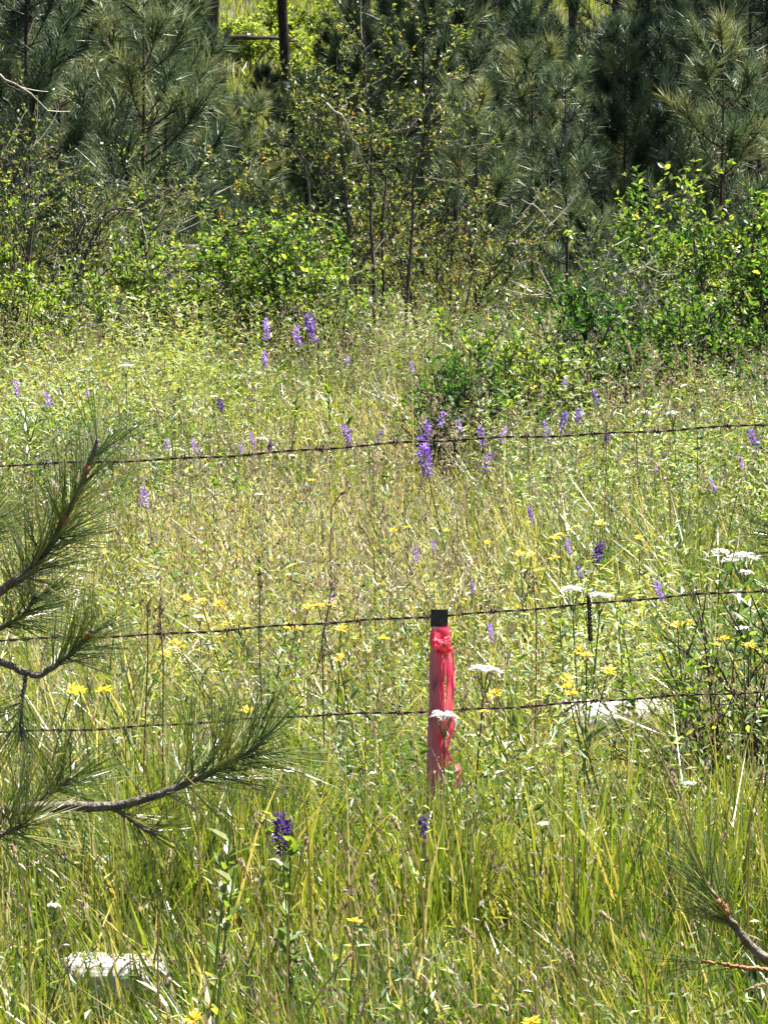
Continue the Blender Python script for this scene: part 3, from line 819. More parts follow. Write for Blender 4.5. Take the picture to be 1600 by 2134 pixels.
# sunlit bushes on the clearing behind the pines
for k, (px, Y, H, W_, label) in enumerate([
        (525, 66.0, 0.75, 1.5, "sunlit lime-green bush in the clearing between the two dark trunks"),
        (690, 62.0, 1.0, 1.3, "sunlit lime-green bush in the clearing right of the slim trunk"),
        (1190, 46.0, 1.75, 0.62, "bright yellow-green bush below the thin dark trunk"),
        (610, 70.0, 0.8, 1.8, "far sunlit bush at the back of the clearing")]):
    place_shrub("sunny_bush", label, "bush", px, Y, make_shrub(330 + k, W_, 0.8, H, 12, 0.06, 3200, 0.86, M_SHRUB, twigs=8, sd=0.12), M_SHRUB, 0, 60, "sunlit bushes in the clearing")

# fallen and dead wood at the wood's edge
def dead_branch(label, pts_px, Y, r=0.008, forks=3, name="dead_branch", mat=None, cat="branch"):
    P = np.array([at(px, py, Y + dy) for px, py, dy in pts_px])
    o = thing(name, label, cat, P[0])
    b = Buf(); L = P - P[0]
    dense = np.array([[np.interp(t, np.linspace(0, 1, len(L)), L[:, k]) for k in range(3)] for t in np.linspace(0, 1, 9)])
    dense[1:-1] += R.normal(0, 0.008, (7, 3))
    tube(b, dense, np.linspace(r, r * 0.25, 9), 6, 0.5)
    link("limb", b.mesh("dead_limb", mat or M_DEAD, True), o)
    for f in range(forks):
        i = random.randint(2, 7); b2 = Buf()
        d = unit(dense[i + 1] - dense[i]) + R.normal(0, 0.5, 3)
        tube(b2, curve_pts(dense[i], d, d + np.array([0, 0, 0.3]), random.uniform(0.12, 0.3), 4), np.linspace(r * 0.5, 0.0015, 5), 4, 0.5)
        link("twig", b2.mesh("dead_twig", mat or M_DEAD), o)
    return o
dead_branch("pale dead branch sticking out beside the dark pointed pine sapling", [(1120, 500, 0), (1150, 470, 0), (1125, 440, -0.1), (1085, 415, -0.2)], 29.0)
dead_branch("grey dead branch lying across the foot of the dark pointed pine sapling", [(1190, 600, 0), (1150, 620, 0), (1110, 600, 0), (1060, 585, 0.1)], 26.5)
dead_branch("bleached dead twig crossing the airy shrub", [(680, 215, 0), (720, 250, 0), (740, 300, 0.1), (755, 330, 0.2)], 26.0, 0.007)
dead_branch("long pale dead twig arching over the twiggy shrub", [(0, 155, 0), (40, 175, 0), (90, 215, 0.1), (125, 260, 0.2)], 26.2, 0.007)
dead_branch("thin dark log fallen across the sunny clearing", [(465, 78, 0), (520, 77, 0), (580, 80, 0.3), (620, 84, 0.5)], 60.0, 0.045, 1, "fallen_log", M_BARK, "log")
dead_branch("horizontal dark dead limb reaching in among the bluish pines", [(1640, 105, 0), (1590, 110, 0), (1550, 116, 0), (1515, 114, 0.1)], 36.0, 0.02, 2, "dead_branch", M_BARK)

# ------------------------------------------------------------------ fence: three barbed wires and the marker stake
FY = 10.0
def smooth(pts, n):
    pts = np.asarray(pts, float)
    xs = pts[:, 0]; q = np.linspace(xs[0], xs[-1], n)
    c = np.polyfit(xs, pts[:, 1], min(3, len(xs) - 1)) if len(xs) > 3 else None
    return np.stack([q, np.interp(q, xs, pts[:, 1])], -1)

def barbed_wire(label, knots, seed):
    rs = random.Random(seed)
    K = np.array([at(px, py, FY) for px, py in knots])
    # run on past the picture along the same line
    s0 = unit(K[0] - K[1]); s1 = unit(K[-1] - K[-2])
    K = np.vstack([K[0] + s0 * 5, K, K[-1] + s1 * 5])
    xs = K[:, 0]
    n = 1300
    q = np.linspace(xs[0], xs[-1], n)
    C = np.stack([q, np.full(n, FY), np.interp(q, xs, K[:, 2])], -1)
    ker = np.ones(41) / 41
    C[:, 2] = np.convolve(np.pad(C[:, 2], 20, mode='edge'), ker, mode='valid')
    C[:, 2] += 0.0022 * np.sin(q * 9 + seed) + 0.0012 * np.sin(q * 31 + seed)
    o = thing("barbed_wire", label, "barbed wire", C[n // 2], 0, "barbed wires of the fence")
    L = C - C[n // 2]
    for ph in (0, math.pi):
        b = Buf()
        tw = q * 2 * math.pi / 0.055 + ph
        off = np.stack([np.zeros(n), np.cos(tw), np.sin(tw)], -1) * 0.0014
        tube(b, L + off, 0.0013, 5, 0.5)
        link("strand", b.mesh("wire_strand", M_WIRE, True), o)
    x = -0.9 + rs.uniform(0, 0.1)
    while x < 0.95:
        i = int(np.argmin(np.abs(q - x)))
        b = Buf()
        a0 = rs.uniform(0, 3.14)
        th = np.linspace(0, 4 * math.pi, 18)
        coil = np.stack([np.linspace(-0.006, 0.006, 18), np.cos(th + a0) * 0.0042, np.sin(th + a0) * 0.0042], -1)
        tube(b, coil, 0.0012, 4, 0.5)
        for sgn, xo in ((1, -0.006), (-1, 0.006)):
            a = a0 + (0 if sgn > 0 else rs.uniform(0.5, 1.2))
            tube(b, np.array([[xo, sgn * math.cos(a) * 0.003, sgn * math.sin(a) * 0.003], [xo + sgn * 0.003, sgn * math.cos(a) * 0.017, sgn * math.sin(a) * 0.017]]), [0.0013, 0.0004], 4, 0.5)
        tube(b, np.array([[0, 0, -0.004], [rs.uniform(-.004, .004), 0.003, rs.choice((-1, 1)) * 0.014]]), [0.0013, 0.0005], 4, 0.5)
        link("barb", b.mesh("wire_barb", M_WIRE), o, L[i])
        x += 0.125 * rs.uniform(0.92, 1.08)
barbed_wire("topmost rusty barbed wire strung across the flowering meadow", [(0, 972), (280, 962), (540, 942), (800, 928), (1000, 914), (1280, 900), (1600, 886)], 1)
barbed_wire("middle rusty barbed wire passing behind the stake's black top", [(0, 1336), (300, 1322), (600, 1303), (890, 1290), (960, 1279), (1200, 1258), (1440, 1241), (1600, 1232)], 2)
barbed_wire("lowest rusty barbed wire half hidden in grass behind the red stake", [(0, 1526), (250, 1515), (500, 1500), (700, 1491), (900, 1481), (1050, 1472), (1300, 1459), (1600, 1441)], 3)

def wire_stay():
    """short twisted stay wire hanging from the middle wire"""
    a = at(1226, 1246, FY); c = at(1230, 1336, FY)
    o = thing("wire_stay", "short dark twisted stay wire hanging from the middle barbed wire below the white flower heads", "wire", a)
    n = 60; t = np.linspace(0, 1, n)
    for ph in (0, math.pi):
        b = Buf()
        P = (c - a) * t[:, None] + np.stack([np.cos(t * 40 + ph), np.sin(t * 40 + ph), 0 * t], -1) * 0.0028
        tube(b, P, 0.0022, 5, 0.5)
        link("strand", b.mesh("stay_strand", M_WIRE, True), o)
    b = Buf(); th = np.linspace(0, 2 * math.pi, 14)
    tube(b, np.stack([np.zeros(14) + np.linspace(-.002, .002, 14), np.cos(th) * .006, np.sin(th) * .006], -1), 0.002, 5, 0.5)
    link("hook", b.mesh("stay_hook", M_WIRE, True), o)
wire_stay()

def build_stake():
    """steel angle post: two flanges meeting in a ridge, painted red, black at the top"""
    Y = 9.955
    top = at(915, 1270, Y); low = at(903, 1680, Y)
    mpp = Y / FPX
    gz = float(ground_z(low[0], Y))
    axis = unit(top - low)
    base = top - axis * ((top[2] - gz + 0.05) / axis[2])
    o = thing("marker_stake", "red painted metal stake with a black top standing at the barbed wire fence", "stake", base)
    H = np.linalg.norm(top - base)
    wdt = 33 * mpp
    def prof(s=1.0):
        # U-channel section seen from above: wide web towards the camera, lips folded back
        w2 = wdt / 2 * s; d = 0.017 * s; t = 0.0035
        return np.array([(-w2, 0), (-w2 * 0.35, -0.004 * s), (w2 * 0.25, -0.004 * s), (w2, 0.002), (w2, d), (w2 - t, d), (w2 - t, 0.006), (w2 * 0.25, 0.001), (-w2 * 0.35, 0.001), (-w2 + t, 0.004), (-w2 + t, d), (-w2, d)])
    def extr(z0, z1, s, mat, name):
        p = prof(s); n = len(p); b = Buf(); levels = np.linspace(z0, z1, 14)
        V = np.concatenate([np.array([axis * z + np.array([x, y, 0]) + np.array([0.0006 * math.sin(z * 40), 0, 0]) for x, y in p]) for z in levels])
        F = []
        for k in range(len(levels) - 1):
            for i in range(n):
                a = k * n + i; c = k * n + (i + 1) % n
                F += [(a, c, c + n), (a, c + n, a + n)]
        for k in (0, len(levels) - 1):
            s0 = k * n
            for (a, c, d_) in ((0, 1, 9), (1, 8, 9), (1, 2, 8), (2, 7, 8), (2, 3, 7), (3, 6, 7), (3, 4, 6), (4, 5, 6), (0, 9, 10), (0, 10, 11)):
                F.append((s0 + a, s0 + c, s0 + d_))
        b.add(V, F, 0.5)
        return link(name, b.mesh(name, mat), o)
    capL = 36 * mpp
    extr(0.0, H - capL, 1.0, M_POST, "post")
    extr(H - capL + 0.0005, H, 1.10, M_CAP, "black_top")
    return o, Y, mpp
STAKE, SY, SMPP = build_stake()

def ribbon(buf, path, width, twist, tint=0.6, n=36, crump=0.002, seed=1):
    """thin crumpled band of real thickness along a path"""
    rs = np.random.default_rng(seed)
    path = np.asarray(path, float)
    t = np.linspace(0, 1, n)
    C = np.stack([np.interp(t, np.linspace(0, 1, len(path)), path[:, k]) for k in range(3)], -1)
    T = unit(np.gradient(C, axis=0))
    m = 5
    V = []
    ph = rs.uniform(0, 6.28, 4)
    for i in range(n):
        a = np.interp(t[i], np.linspace(0, 1, len(twist)), twist)
        sx = np.array([math.cos(a), math.sin(a), 0]); sx = unit(sx - T[i] * (sx @ T[i])); nn = np.cross(T[i], sx)
        wv = width * (1 - 0.12 * math.sin(t[i] * 9 + ph[0]))
        for j in range(m):
            u = (j / (m - 1) - 0.5)
            V.append(C[i] + sx * wv * u + nn * (crump * (math.sin(u * 9 + t[i] * 14 + ph[1]) + 0.6 * math.sin(t[i] * 31 + ph[2] + u * 4))))
    V = np.array(V)
    F = []
    for i in range(n - 1):
        for j in range(m - 1):
            a = i * m + j
            F += [(a, a + 1, a + m + 1), (a, a + m + 1, a + m)]
    buf.add(V, F, np.clip(tint + 0.35 * np.repeat(np.sin(t * 17 + ph[3]), m) * 0.5, 0, 1))

def build_tape():
    base = at(922, 1345, SY - 0.012)
    o = thing("flagging_tape", "bright pink plastic tape knotted round the red stake with trailing ends", "tape", base)
    def q(px, py, dy=0.0):
        return at(px, py, SY - 0.012 + dy) - base
    def loop(py, h, slope, seed):
        b = Buf()
        th = np.linspace(0, 2 * math.pi, 40)
        cx = 916
        pts = np.array([q(cx + 19.5 * math.cos(a), py - slope * math.cos(a), 0.020 + 0.021 * math.sin(a)) for a in th])
        m = 6; V = []; rs = np.random.default_rng(seed)
        ph = rs.uniform(0, 6.28, 3)
        for i, a in enumerate(th):
            for j in range(m):
                u = j / (m - 1) - 0.5
                bulge = 1 + 0.10 * math.cos(u * 3.1) + 0.05 * math.sin(u * 13 + 3 * a + ph[0])
                c = pts[i].copy(); ctr = q(cx, py, 0.020)
                c = ctr + (c - ctr) * np.array([bulge, bulge, 1]); c[2] += u * h * SMPP
                V.append(c)
        F = []
        n = len(th)
        for i in range(n - 1):
            for j in range(m - 1):
                k = i * m + j
                F += [(k, k + m + 1, k + 1), (k, k + m, k + m + 1)]
        b.add(np.array(V), F, 0.55)
        link("wrap", b.mesh("tape_wrap", M_TAPE, True), o)
    loop(1322, 26, 6, 1); loop(1340, 24, -5, 2)
    # knot: folded lump over the wraps
    b = Buf()
    for k, (a, c, s) in enumerate([((905, 1330), (938, 1352), 11), ((938, 1328), (908, 1354), 10), ((912, 1352), (930, 1362), 9)]):
        pts = [q(a[0], a[1], -0.006), q((a[0] + c[0]) / 2, (a[1] + c[1]) / 2 - 3, -0.016 + 0.002 * k), q(c[0], c[1], -0.007)]
        ribbon(b, pts, s * SMPP * 1.15, [0.1, 0.5, -0.3], 0.55 + 0.2 * k, 22, 0.0026, 80 + k)
        ribbon(b, [p_ + np.array([0.001, -0.003, -0.004]) for p_ in pts], s * SMPP * 0.8, [-0.4, 0.2, 0.6], 0.75, 18, 0.0030, 90 + k)
    link("knot", b.mesh("tape_knot", M_TAPE, True), o)
    tails = [
        ([(914, 1352, -.010), (918, 1400, -.012), (922, 1450, -.010), (920, 1490, -.012), (916, 1540, -.01), (922, 1585, -.012), (930, 1597, -.012)], 0.010, [0.3, 0.6, 0.2, 0.9, 0.4, 1.2], 0.45),
        ([(928, 1354, -.010), (936, 1400, -.010), (938, 1440, -.008), (934, 1500, -.012), (932, 1530, -.012), (926, 1562, -.012), (938, 1590, -.012)], 0.016, [-0.2, 0.3, -0.1, 0.4, 0.0, 0.9], 0.62),
        ([(940, 1352, -.004), (941, 1390, .002), (943, 1430, .004), (938, 1480, .0), (941, 1530, .0)], 0.012, [0.8, 0.2, 0.7, 0.3], 0.85),
    ]
    for k, (pp, wd, tw, tint) in enumerate(tails):
        b = Buf()
        ribbon(b, [q(*p) for p in pp], wd, tw, tint, 40, 0.0016, 50 + k)
        link("tail", b.mesh("tape_tail", M_TAPE, True), o)
    base2 = at(955, 1615, SY - 0.05)
    o2 = thing("tape_scrap", "torn scrap of orange-pink tape caught in grass beside the red stake", "tape", base2)
    b = Buf()
    ribbon(b, [at(952, 1592, SY - .05) - base2, at(956, 1608, SY - .056) - base2, at(953, 1622, SY - .05) - base2, at(957, 1634, SY - .05) - base2], 0.011, [0.2, 0.8, 0.1], 0.95, 18, 0.0012, 61)
    link("strip", b.mesh("tape_strip", M_TAPE, True), o2)
build_tape()

# ------------------------------------------------------------------ bleached logs
def log(label, px0, px1, py, Y, r, tilt, seed):
    a = at(px0, py, Y); c = at(px1, py, Y)
    ctr = (a + c) / 2
    gz = float(ground_z(ctr[0], Y))
    L = np.linalg.norm(c - a)
    o = thing("bleached_log", label, "log", (ctr[0], Y, gz), tilt, "bleached logs lying in the grass")
    rs = np.random.default_rng(seed)
    n, m = 60, 28
    V = []
    for i in range(n):
        t = i / (n - 1); x = (t - 0.5) * L
        for j in range(m):
            a_ = j / m * 2 * math.pi
            rr = r * (1 + 0.10 * math.sin(a_ * 2 + 0.6 + seed) + 0.05 * math.sin(a_ * 5 + seed) + 0.04 * math.sin(x * 23 + a_ * 3 + seed)) * (1 - 0.10 * t)
            rr *= 1 + 0.09 * noise.noise((x * 14, a_ * 1.1, seed * 3.0)) - 0.16 * max(0.0, noise.noise((x * 4, math.cos(a_) * 5, math.sin(a_) * 5 + seed)) - 0.12)
            x2 = x + (0.03 * noise.noise((a_ * 2.5, seed * 7.0, 0)) if i in (0, n - 1) else 0)
            rr *= 1 - 0.12 * (abs(t - 0.5) * 2) ** 6
            V.append((x2, rr * math.cos(a_), r * 0.93 + min(rr * math.sin(a_), r * 0.82)))
    V = np.array(V); V[:, 2] += rs.normal(0, 0.0012, len(V))
    F = []
    for i in range(n - 1):
        for j in range(m):
            p = i * m + j; q_ = i * m + (j + 1) % m
            F += [(p, q_ + m, q_), (p, p + m, q_ + m)]
    b = Buf(); b.add(V, F, 0.5)
    link("log_body", b.mesh("log_body", M_LOG, True), o)
    for s, idx in ((0, 0), (1, (n - 1) * m)):
        ring = V[idx:idx + m] * np.array([1, 0.99, 1]) + np.array([(-0.001, 0.001)[s], 0, 0.0])
        b = Buf(); ce = ring.mean(0) + np.array([(-0.006, 0.006)[s], 0, 0])
        e = np.arange(m)
        b.add(np.vstack([ring, ce]), np.stack([e, (e + 1) % m, np.full(m, m)], -1), 0.5)
        link("sawn_end", b.mesh("log_end", M_LOG), o)
    return o
log("sun-bleached white log lying in grass under the lowest wire", 1170, 1405, 1475, 12.5, 0.080, 0.06, 1)
log("sun-bleached white log half buried in the near grass", 140, 345, 2020, 9.0, 0.084, -0.06, 2)

# ------------------------------------------------------------------ pine boughs in front of the fence
FAS = []
for k in range(8):
    b = Buf(); rs = np.random.default_rng(900 + k)
    for j in range(3):
        a = j * 2.1 + rs.uniform(0, 1); sp = rs.uniform(0.04, 0.11)
        n = 4; t = np.linspace(0, 1, n)
        cx = np.cos(a) * sp * t ** 1.3; cy = np.sin(a) * sp * t ** 1.3 - 0.05 * t * t * rs.uniform(-0.5, 1.6)
        tube(b, np.stack([cx, cy, t * rs.uniform(0.85, 1.05)], -1), np.array([0.0048, 0.0054, 0.0048, 0.0013]), 3, np.clip(0.25 + k * 0.09 + rs.normal(0, 0.06), 0, 1), cap=False)
    FAS.append(b)
FAS_ME = [b.mesh("needle_bundle", M_NEEDLE_FG) for b in FAS]
FAS_N = [(np.concatenate(b.v), np.concatenate(b.f), np.concatenate(b.t)) for b in FAS]

def basis(d, roll):
    d = unit(d); r = np.array([0.3, 0.7, 0.2]); s = unit(np.cross(d, r)); n = np.cross(d, s)
    s2 = s * math.cos(roll) + n * math.sin(roll); n2 = np.cross(d, s2)
    return np.stack([s2, n2, d], -1)

class YoungPine:
    """a small pine standing outside the picture, its boughs reaching in"""
    def __init__(self, label, px, Y, H, singles):
        x = (px - 800) / FPX * Y
        self.base = np.array([x, Y, float(ground_z(x, Y)) - 0.03])
        self.o = thing("pine_tree", label, "pine tree", self.base, 0, "young pines in front of the fence")
        self.H = H; self.left = singles; self.Y = Y
        b = Buf(); z = np.linspace(0, H, 10)
        self.tp = np.stack([0.02 * np.sin(z * 2), 0.02 * np.cos(z * 1.7) - 0.02, z], -1)
        tube(b, self.tp, np.linspace(0.034, 0.008, 10), 9, 0.5)
        link("trunk", b.mesh("young_pine_trunk", M_BARK_FG, True), self.o)
    def trunk_pt(self, z):
        return np.array([np.interp(z, self.tp[:, 2], self.tp[:, k]) for k in range(3)])
    def bough(self, pts, r0, r1, spans, mat=None, singles=0, twigs=(), buds=()):
        """pts: world points. spans: (t0, t1, count, length, cone0, cone1, tone)"""
        P = np.asarray(pts, float) - self.base
        # smooth path
        t = np.linspace(0, 1, len(P)); q = np.linspace(0, 1, 40)
        C = np.stack([np.interp(q, t, P[:, k]) for k in range(3)], -1)
        for _ in range(2):
            C[1:-1] = (C[:-2] + 2 * C[1:-1] + C[2:]) / 4
        C[1:-1] += R.normal(0, 0.0008, C[1:-1].shape)
        b = Buf()
        rr = np.linspace(r0, r1, 40) * (1 + 0.06 * np.sin(q * 60))
        tube(b, C, rr, 8, 0.5)
        br = link("branch", b.mesh("pine_branch", mat or M_BARK_FG, True), self.o)
        for t0, t1 in buds:
            bb = Buf(); k0, k1 = int(t0 * 39), int(t1 * 39)
            tube(bb, C[k0:k1 + 1], rr[k0:k1 + 1] * 1.35 + 0.0006, 8, 0.5)
            link("shoot_scar", bb.mesh("shoot_scar", M_BUD, True), br)
        rest = Buf()
        bundles = []
        for (t0, t1, cnt, ln, c0, c1, tone) in spans:
            for i in range(cnt):
                u = random.uniform(t0, t1) * 39; k = min(int(u), 38)
                p = C[k] + (C[k + 1] - C[k]) * (u - k)
                ax = unit(C[min(k + 2, 39)] - C[max(k - 1, 0)])[None]
                th = random.uniform(c0, c1)
                d = (ax * math.cos(th) + perp(ax) * math.sin(th))[0]
                d = unit(d + np.array([0, 0, 0.12]))
                bundles.append((p, d, ln * random.uniform(0.75, 1.12), tone))
        random.shuffle(bundles)
        for i, (p, d, l, tone) in enumerate(bundles):
            v = int(np.clip(random.gauss(tone + 0.7, 1.9), 0, 7))
            Bm = basis(d, random.uniform(0, 6.28))
            if i < singles:
                ob = link("needle_bundle", FAS_ME[v], br)
                m = Matrix(((*Bm[0] * l, p[0]), (*Bm[1] * l, p[1]), (*Bm[2] * l, p[2]), (0, 0, 0, 1)))
                ob.matrix_local = m
            else:
                V, F, T = FAS_N[v]
                rest.add((V @ (Bm.T * l)) + p, F, T)
        if rest.v:
            link("needles", rest.mesh("pine_needles", M_NEEDLE_FG), br, kind="stuff")
        return C
    def leader(self):
        top = self.tp[-1] + self.base
        self.bough([top - np.array([0, 0, 0.01]), top + np.array([0.003, 0.004, 0.08]), top + np.array([0.0, 0.006, 0.17])], 0.008, 0.003, [(0.15, 1.0, 80, 0.14, 0.3, 1.1, 4.0)])
    def spare(self, n, z0, z1, az0, az1):
        self.leader()
        """boughs on the side turned away from the picture"""
        for i in range(n):
            z = z0 + (z1 - z0) * (i + 0.5) / n
            a = random.uniform(az0, az1)
            d = np.array([math.cos(a), math.sin(a), 0.25])
            p0 = self.trunk_pt(z) + self.base
            pts = curve_pts(p0, d, d + np.array([0, 0, 0.8]), random.uniform(0.3, 0.55), 5)
            self.bough(pts, 0.009, 0.004, [(0.45, 1.0, 70, 0.14, 0.5, 1.2, 3)])

def build_left_pine():
    Y = 8.75
    T = YoungPine("young pine beyond the edge whose long-needled boughs reach before the fence", -420, Y, 1.75, 0)
    tb = T.base
    def w(px, py, dy=0.0):
        return at(px, py, Y + dy)
    def root(z):
        return T.trunk_pt(z) + tb
    def rz(px, py):
        return root(max(0.2, at(px, py, Y)[2] - tb[2] - 0.06))
    # tall upright shoot
    T.bough([rz(-100, 1300), w(-150, 1310, 0.1), w(-60, 1268, .05), w(0, 1232), w(62, 1195), w(112, 1130), w(140, 1070), w(172, 1005), w(205, 915)], 0.0105, 0.0035,
            [(0.44, 1.0, 88, 0.135, 0.35, 0.95, 3.6), (0.42, 0.66, 55, 0.145, 0.7, 1.35, 5.2)], singles=110, buds=((0.70, 0.76), (0.90, 0.94)))
    # short bent shoot
    T.bough([rz(-100, 1400), w(-120, 1340, .05), w(0, 1377), w(45, 1398), w(82, 1410), w(125, 1380), w(165, 1348), w(195, 1312)], 0.0075, 0.0035,
            [(0.66, 1.0, 72, 0.105, 0.4, 1.15, 3.8)], singles=60, buds=((0.93, 0.99),))
    # drooping side twig of it
    T.bough([w(55, 1402), w(50, 1440, -.01), w(42, 1490, -.02), w(46, 1545, -.03)], 0.0040, 0.0022, [(0.3, 1.0, 32, 0.12, 0.3, 0.9, 3.8)], singles=10)
    # long low branch
    T.bough([rz(-100, 1760), w(-150, 1715, .06), w(0, 1693), w(120, 1680), w(238, 1684), w(330, 1656), w(425, 1618), w(490, 1580), w(556, 1545)], 0.0125, 0.0035,
            [(0.72, 0.999, 72, 0.15, 0.4, 1.15, 3.8), (0.62, 0.85, 50, 0.155, 0.6, 1.3, 5.2)], singles=100)
    T.bough([w(238, 1684), w(265, 1702, -.01), w(300, 1728, -.02), w(325, 1738, -.03)], 0.0050, 0.003, [(0.2, 1.0, 36, 0.12, 0.4, 1.2, 4.6)], singles=10)
    # bough behind the long branch, fanning up, and pale lower spray
    T.bough([rz(-100, 1730), w(-120, 1740, .2), w(-20, 1715, .18), w(50, 1690, .15), w(110, 1650, .12), w(150, 1620, .1)], 0.0070, 0.003,
            [(0.45, 1.0, 62, 0.14, 0.4, 1.2, 3.8)])
    T.bough([rz(-100, 1790), w(-130, 1800, -.1), w(-40, 1755, -.1), w(20, 1732, -.1), w(60, 1715, -.1)], 0.0075, 0.004,
            [(0.6, 1.0, 50, 0.14, 0.6, 1.4, 5.0)])
    T.bough([rz(-100, 1290), w(-140, 1200, .1), w(-70, 1150, .1), w(-30, 1090, .1)], 0.006, 0.003, [(0.5, 1.0, 60, 0.14, 0.5, 1.2, 4.4)])
    T.bough([rz(-100, 1330), w(-90, 1330, .08), w(0, 1310, .08), w(50, 1285, .06), w(75, 1240, .05)], 0.006, 0.003, [(0.5, 1.0, 70, 0.125, 0.5, 1.2, 3.6)])
    T.spare(8, 0.35, 1.6, 1.9, 4.4)

def build_right_pine():
    Y = 7.3
    T = YoungPine("young pine beyond the edge with one reddish shoot leaning into the near grass", 1985, Y, 0.95, 0)
    def w(px, py, dy=0.0):
        return at(px, py, Y + dy)
    T.bough([T.trunk_pt(0.18) + T.base, w(1720, 2080, .05), w(1640, 2030), w(1570, 1980), w(1525, 1925), w(1490, 1870), w(1465, 1830)], 0.0105, 0.003,
            [(0.60, 0.99, 60, 0.11, 0.3, 0.85, 3.8)], singles=70, buds=((0.72, 0.84),))
    T.bough([w(1640, 2030), w(1600, 2022, -.02), w(1540, 2016, -.03), w(1462, 2003, -.04)], 0.0045, 0.0022, [(0.6, 1.0, 14, 0.10, 0.3, 0.9, 3.5)], singles=20, mat=M_BUD)
    T.bough([T.trunk_pt(0.35) + T.base, w(1800, 1930, .15), w(1720, 1880, .12), w(1660, 1850, .1)], 0.006, 0.003, [(0.5, 1.0, 40, 0.12, 0.4, 1.1, 3.5)])
    T.spare(5, 0.25, 0.85, -1.2, 1.2)

def build_edge_pine():
    Y = 9.2
    T = YoungPine("young pine beyond the edge showing only dark needle tips beside the large white flowers", 2000, Y, 1.45, 0)
    def w(px, py, dy=0.0):
        return at(px, py, Y + dy)
    T.bough([T.trunk_pt(0.78) + T.base, w(1800, 1210, .05), w(1690, 1160), w(1632, 1110)], 0.008, 0.0035, [(0.5, 1.0, 110, 0.115, 0.4, 1.35, 1.5)], singles=50)
    T.spare(6, 0.4, 1.3, -1.2, 1.2)
build_left_pine(); build_right_pine(); build_edge_pine()

# ------------------------------------------------------------------ flowers
def mk_spike(seed, tone, n=40, L=0.085, r=0.0155):
    rs = np.random.default_rng(seed); b = Buf(); s = Buf()
    t = np.linspace(0, 1, n); a = t * n * 2.4
    rr = r * (0.35 + 0.65 * np.sin(np.clip(1 - t, 0, 1) * 2.4 + 0.4)) * rs.uniform(0.45, 1.25, n)
    P = np.stack([np.cos(a) * rr * 0.35, np.sin(a) * rr * 0.35, t * L], -1)
    D = np.stack([np.cos(a), np.sin(a), np.full(n, -0.1) + t * 0.8], -1)
    for k in range(2):
        leaves(b, P, D + rs.normal(0, 0.25, (n, 3)), np.array([0, 0, 1.0]) + rs.normal(0, 0.5, (n, 3)), rr * rs.uniform(0.9, 1.3, n) * (1.0 - 0.3 * k) + 0.002,
               rr * 0.75, np.clip(tone + rs.normal(0, 0.14, n) + 0.15 * k, 0, 1), 0.4)
    tube(s, [(0, 0, -0.42), (0.004, 0.003, -0.2), (0, 0, 0), (0, 0, L * 0.95)], [0.0022, 0.0018, 0.0014, 0.0006], 4, 0.5)
    for k in range(5):
        z = -0.06 - 0.06 * k; aa = rs.uniform(0, 6.28)
        m = 6; an = np.linspace(-1.0, 1.0, m) + aa
        D2 = np.stack([np.cos(an), np.sin(an), np.full(m, 0.25)], -1)
        c = np.array([math.cos(aa) * 0.02, math.sin(aa) * 0.02, z + 0.01])
        leaves(s, np.repeat(c[None], m, 0), D2, np.repeat(np.array([[0, 0, 1.0]]), m, 0), np.full(m, 0.028), np.full(m, 0.007), np.full(m, 0.6))
    return b.mesh("flower_spike", M_PURPLE), s.mesh("spike_stem", M_STEM)

def mk_daisy(seed):
    rs = np.random.default_rng(seed); pb, db, s = Buf(), Buf(), Buf()
    tilt = rs.uniform(-0.35, 0.1)
    n = 12; a = np.linspace(0, 6.283, n, endpoint=False) + rs.normal(0, 0.08, n)
    D = np.stack([np.cos(a), np.sin(a), np.full(n, 0.12) + rs.normal(0, 0.15, n)], -1)
    Rm = np.array([[1, 0, 0], [0, math.cos(tilt), -math.sin(tilt)], [0, math.sin(tilt), math.cos(tilt)]])
    D = D @ Rm.T
    leaves(pb, D * 0.0035, D, np.repeat((Rm @ np.array([0, 0, 1.0]))[None], n, 0) + rs.normal(0, 0.2, (n, 3)), np.full(n, 0.0135) * rs.uniform(0.8, 1.1, n), np.full(n, 0.0062), np.clip(rs.normal(0.6, 0.2, n), 0, 1), 0.2)
    th = np.linspace(0, 6.283, 9)[:-1]
    top = Rm @ np.array([0, 0, 0.004])
    V = np.vstack([(np.stack([np.cos(th) * .005, np.sin(th) * .005, np.full(8, -.001)], -1)) @ Rm.T, (np.stack([np.cos(th) * .0035, np.sin(th) * .0035, np.full(8, .0026)], -1)) @ Rm.T, top])
    e = np.arange(8); f = (e + 1) % 8
    db.add(V, np.vstack([np.stack([e, f, f + 8], -1), np.stack([e, f + 8, e + 8], -1), np.stack([e + 8, f + 8, np.full(8, 16)], -1)]), 0.05)
    tube(s, [(0.02, 0.01, -0.40), (0.01, 0.0, -0.2), (0, 0, -0.001)], [0.002, 0.0016, 0.0012], 4, 0.5)
    for k in range(4):
        aa = rs.uniform(0, 6.28); d = np.array([[math.cos(aa), math.sin(aa), 0.6]])
        leaves(s, np.array([[0.01, 0.003, -0.12 - 0.06 * k]]), d, np.array([[0, 0, 1.0]]), np.array([0.04]), np.array([0.012]), np.array([0.7]))
    return pb.mesh("petals", M_YELLOW), db.mesh("flower_disc", M_YELLOW), s.mesh("daisy_stem", M_STEM)

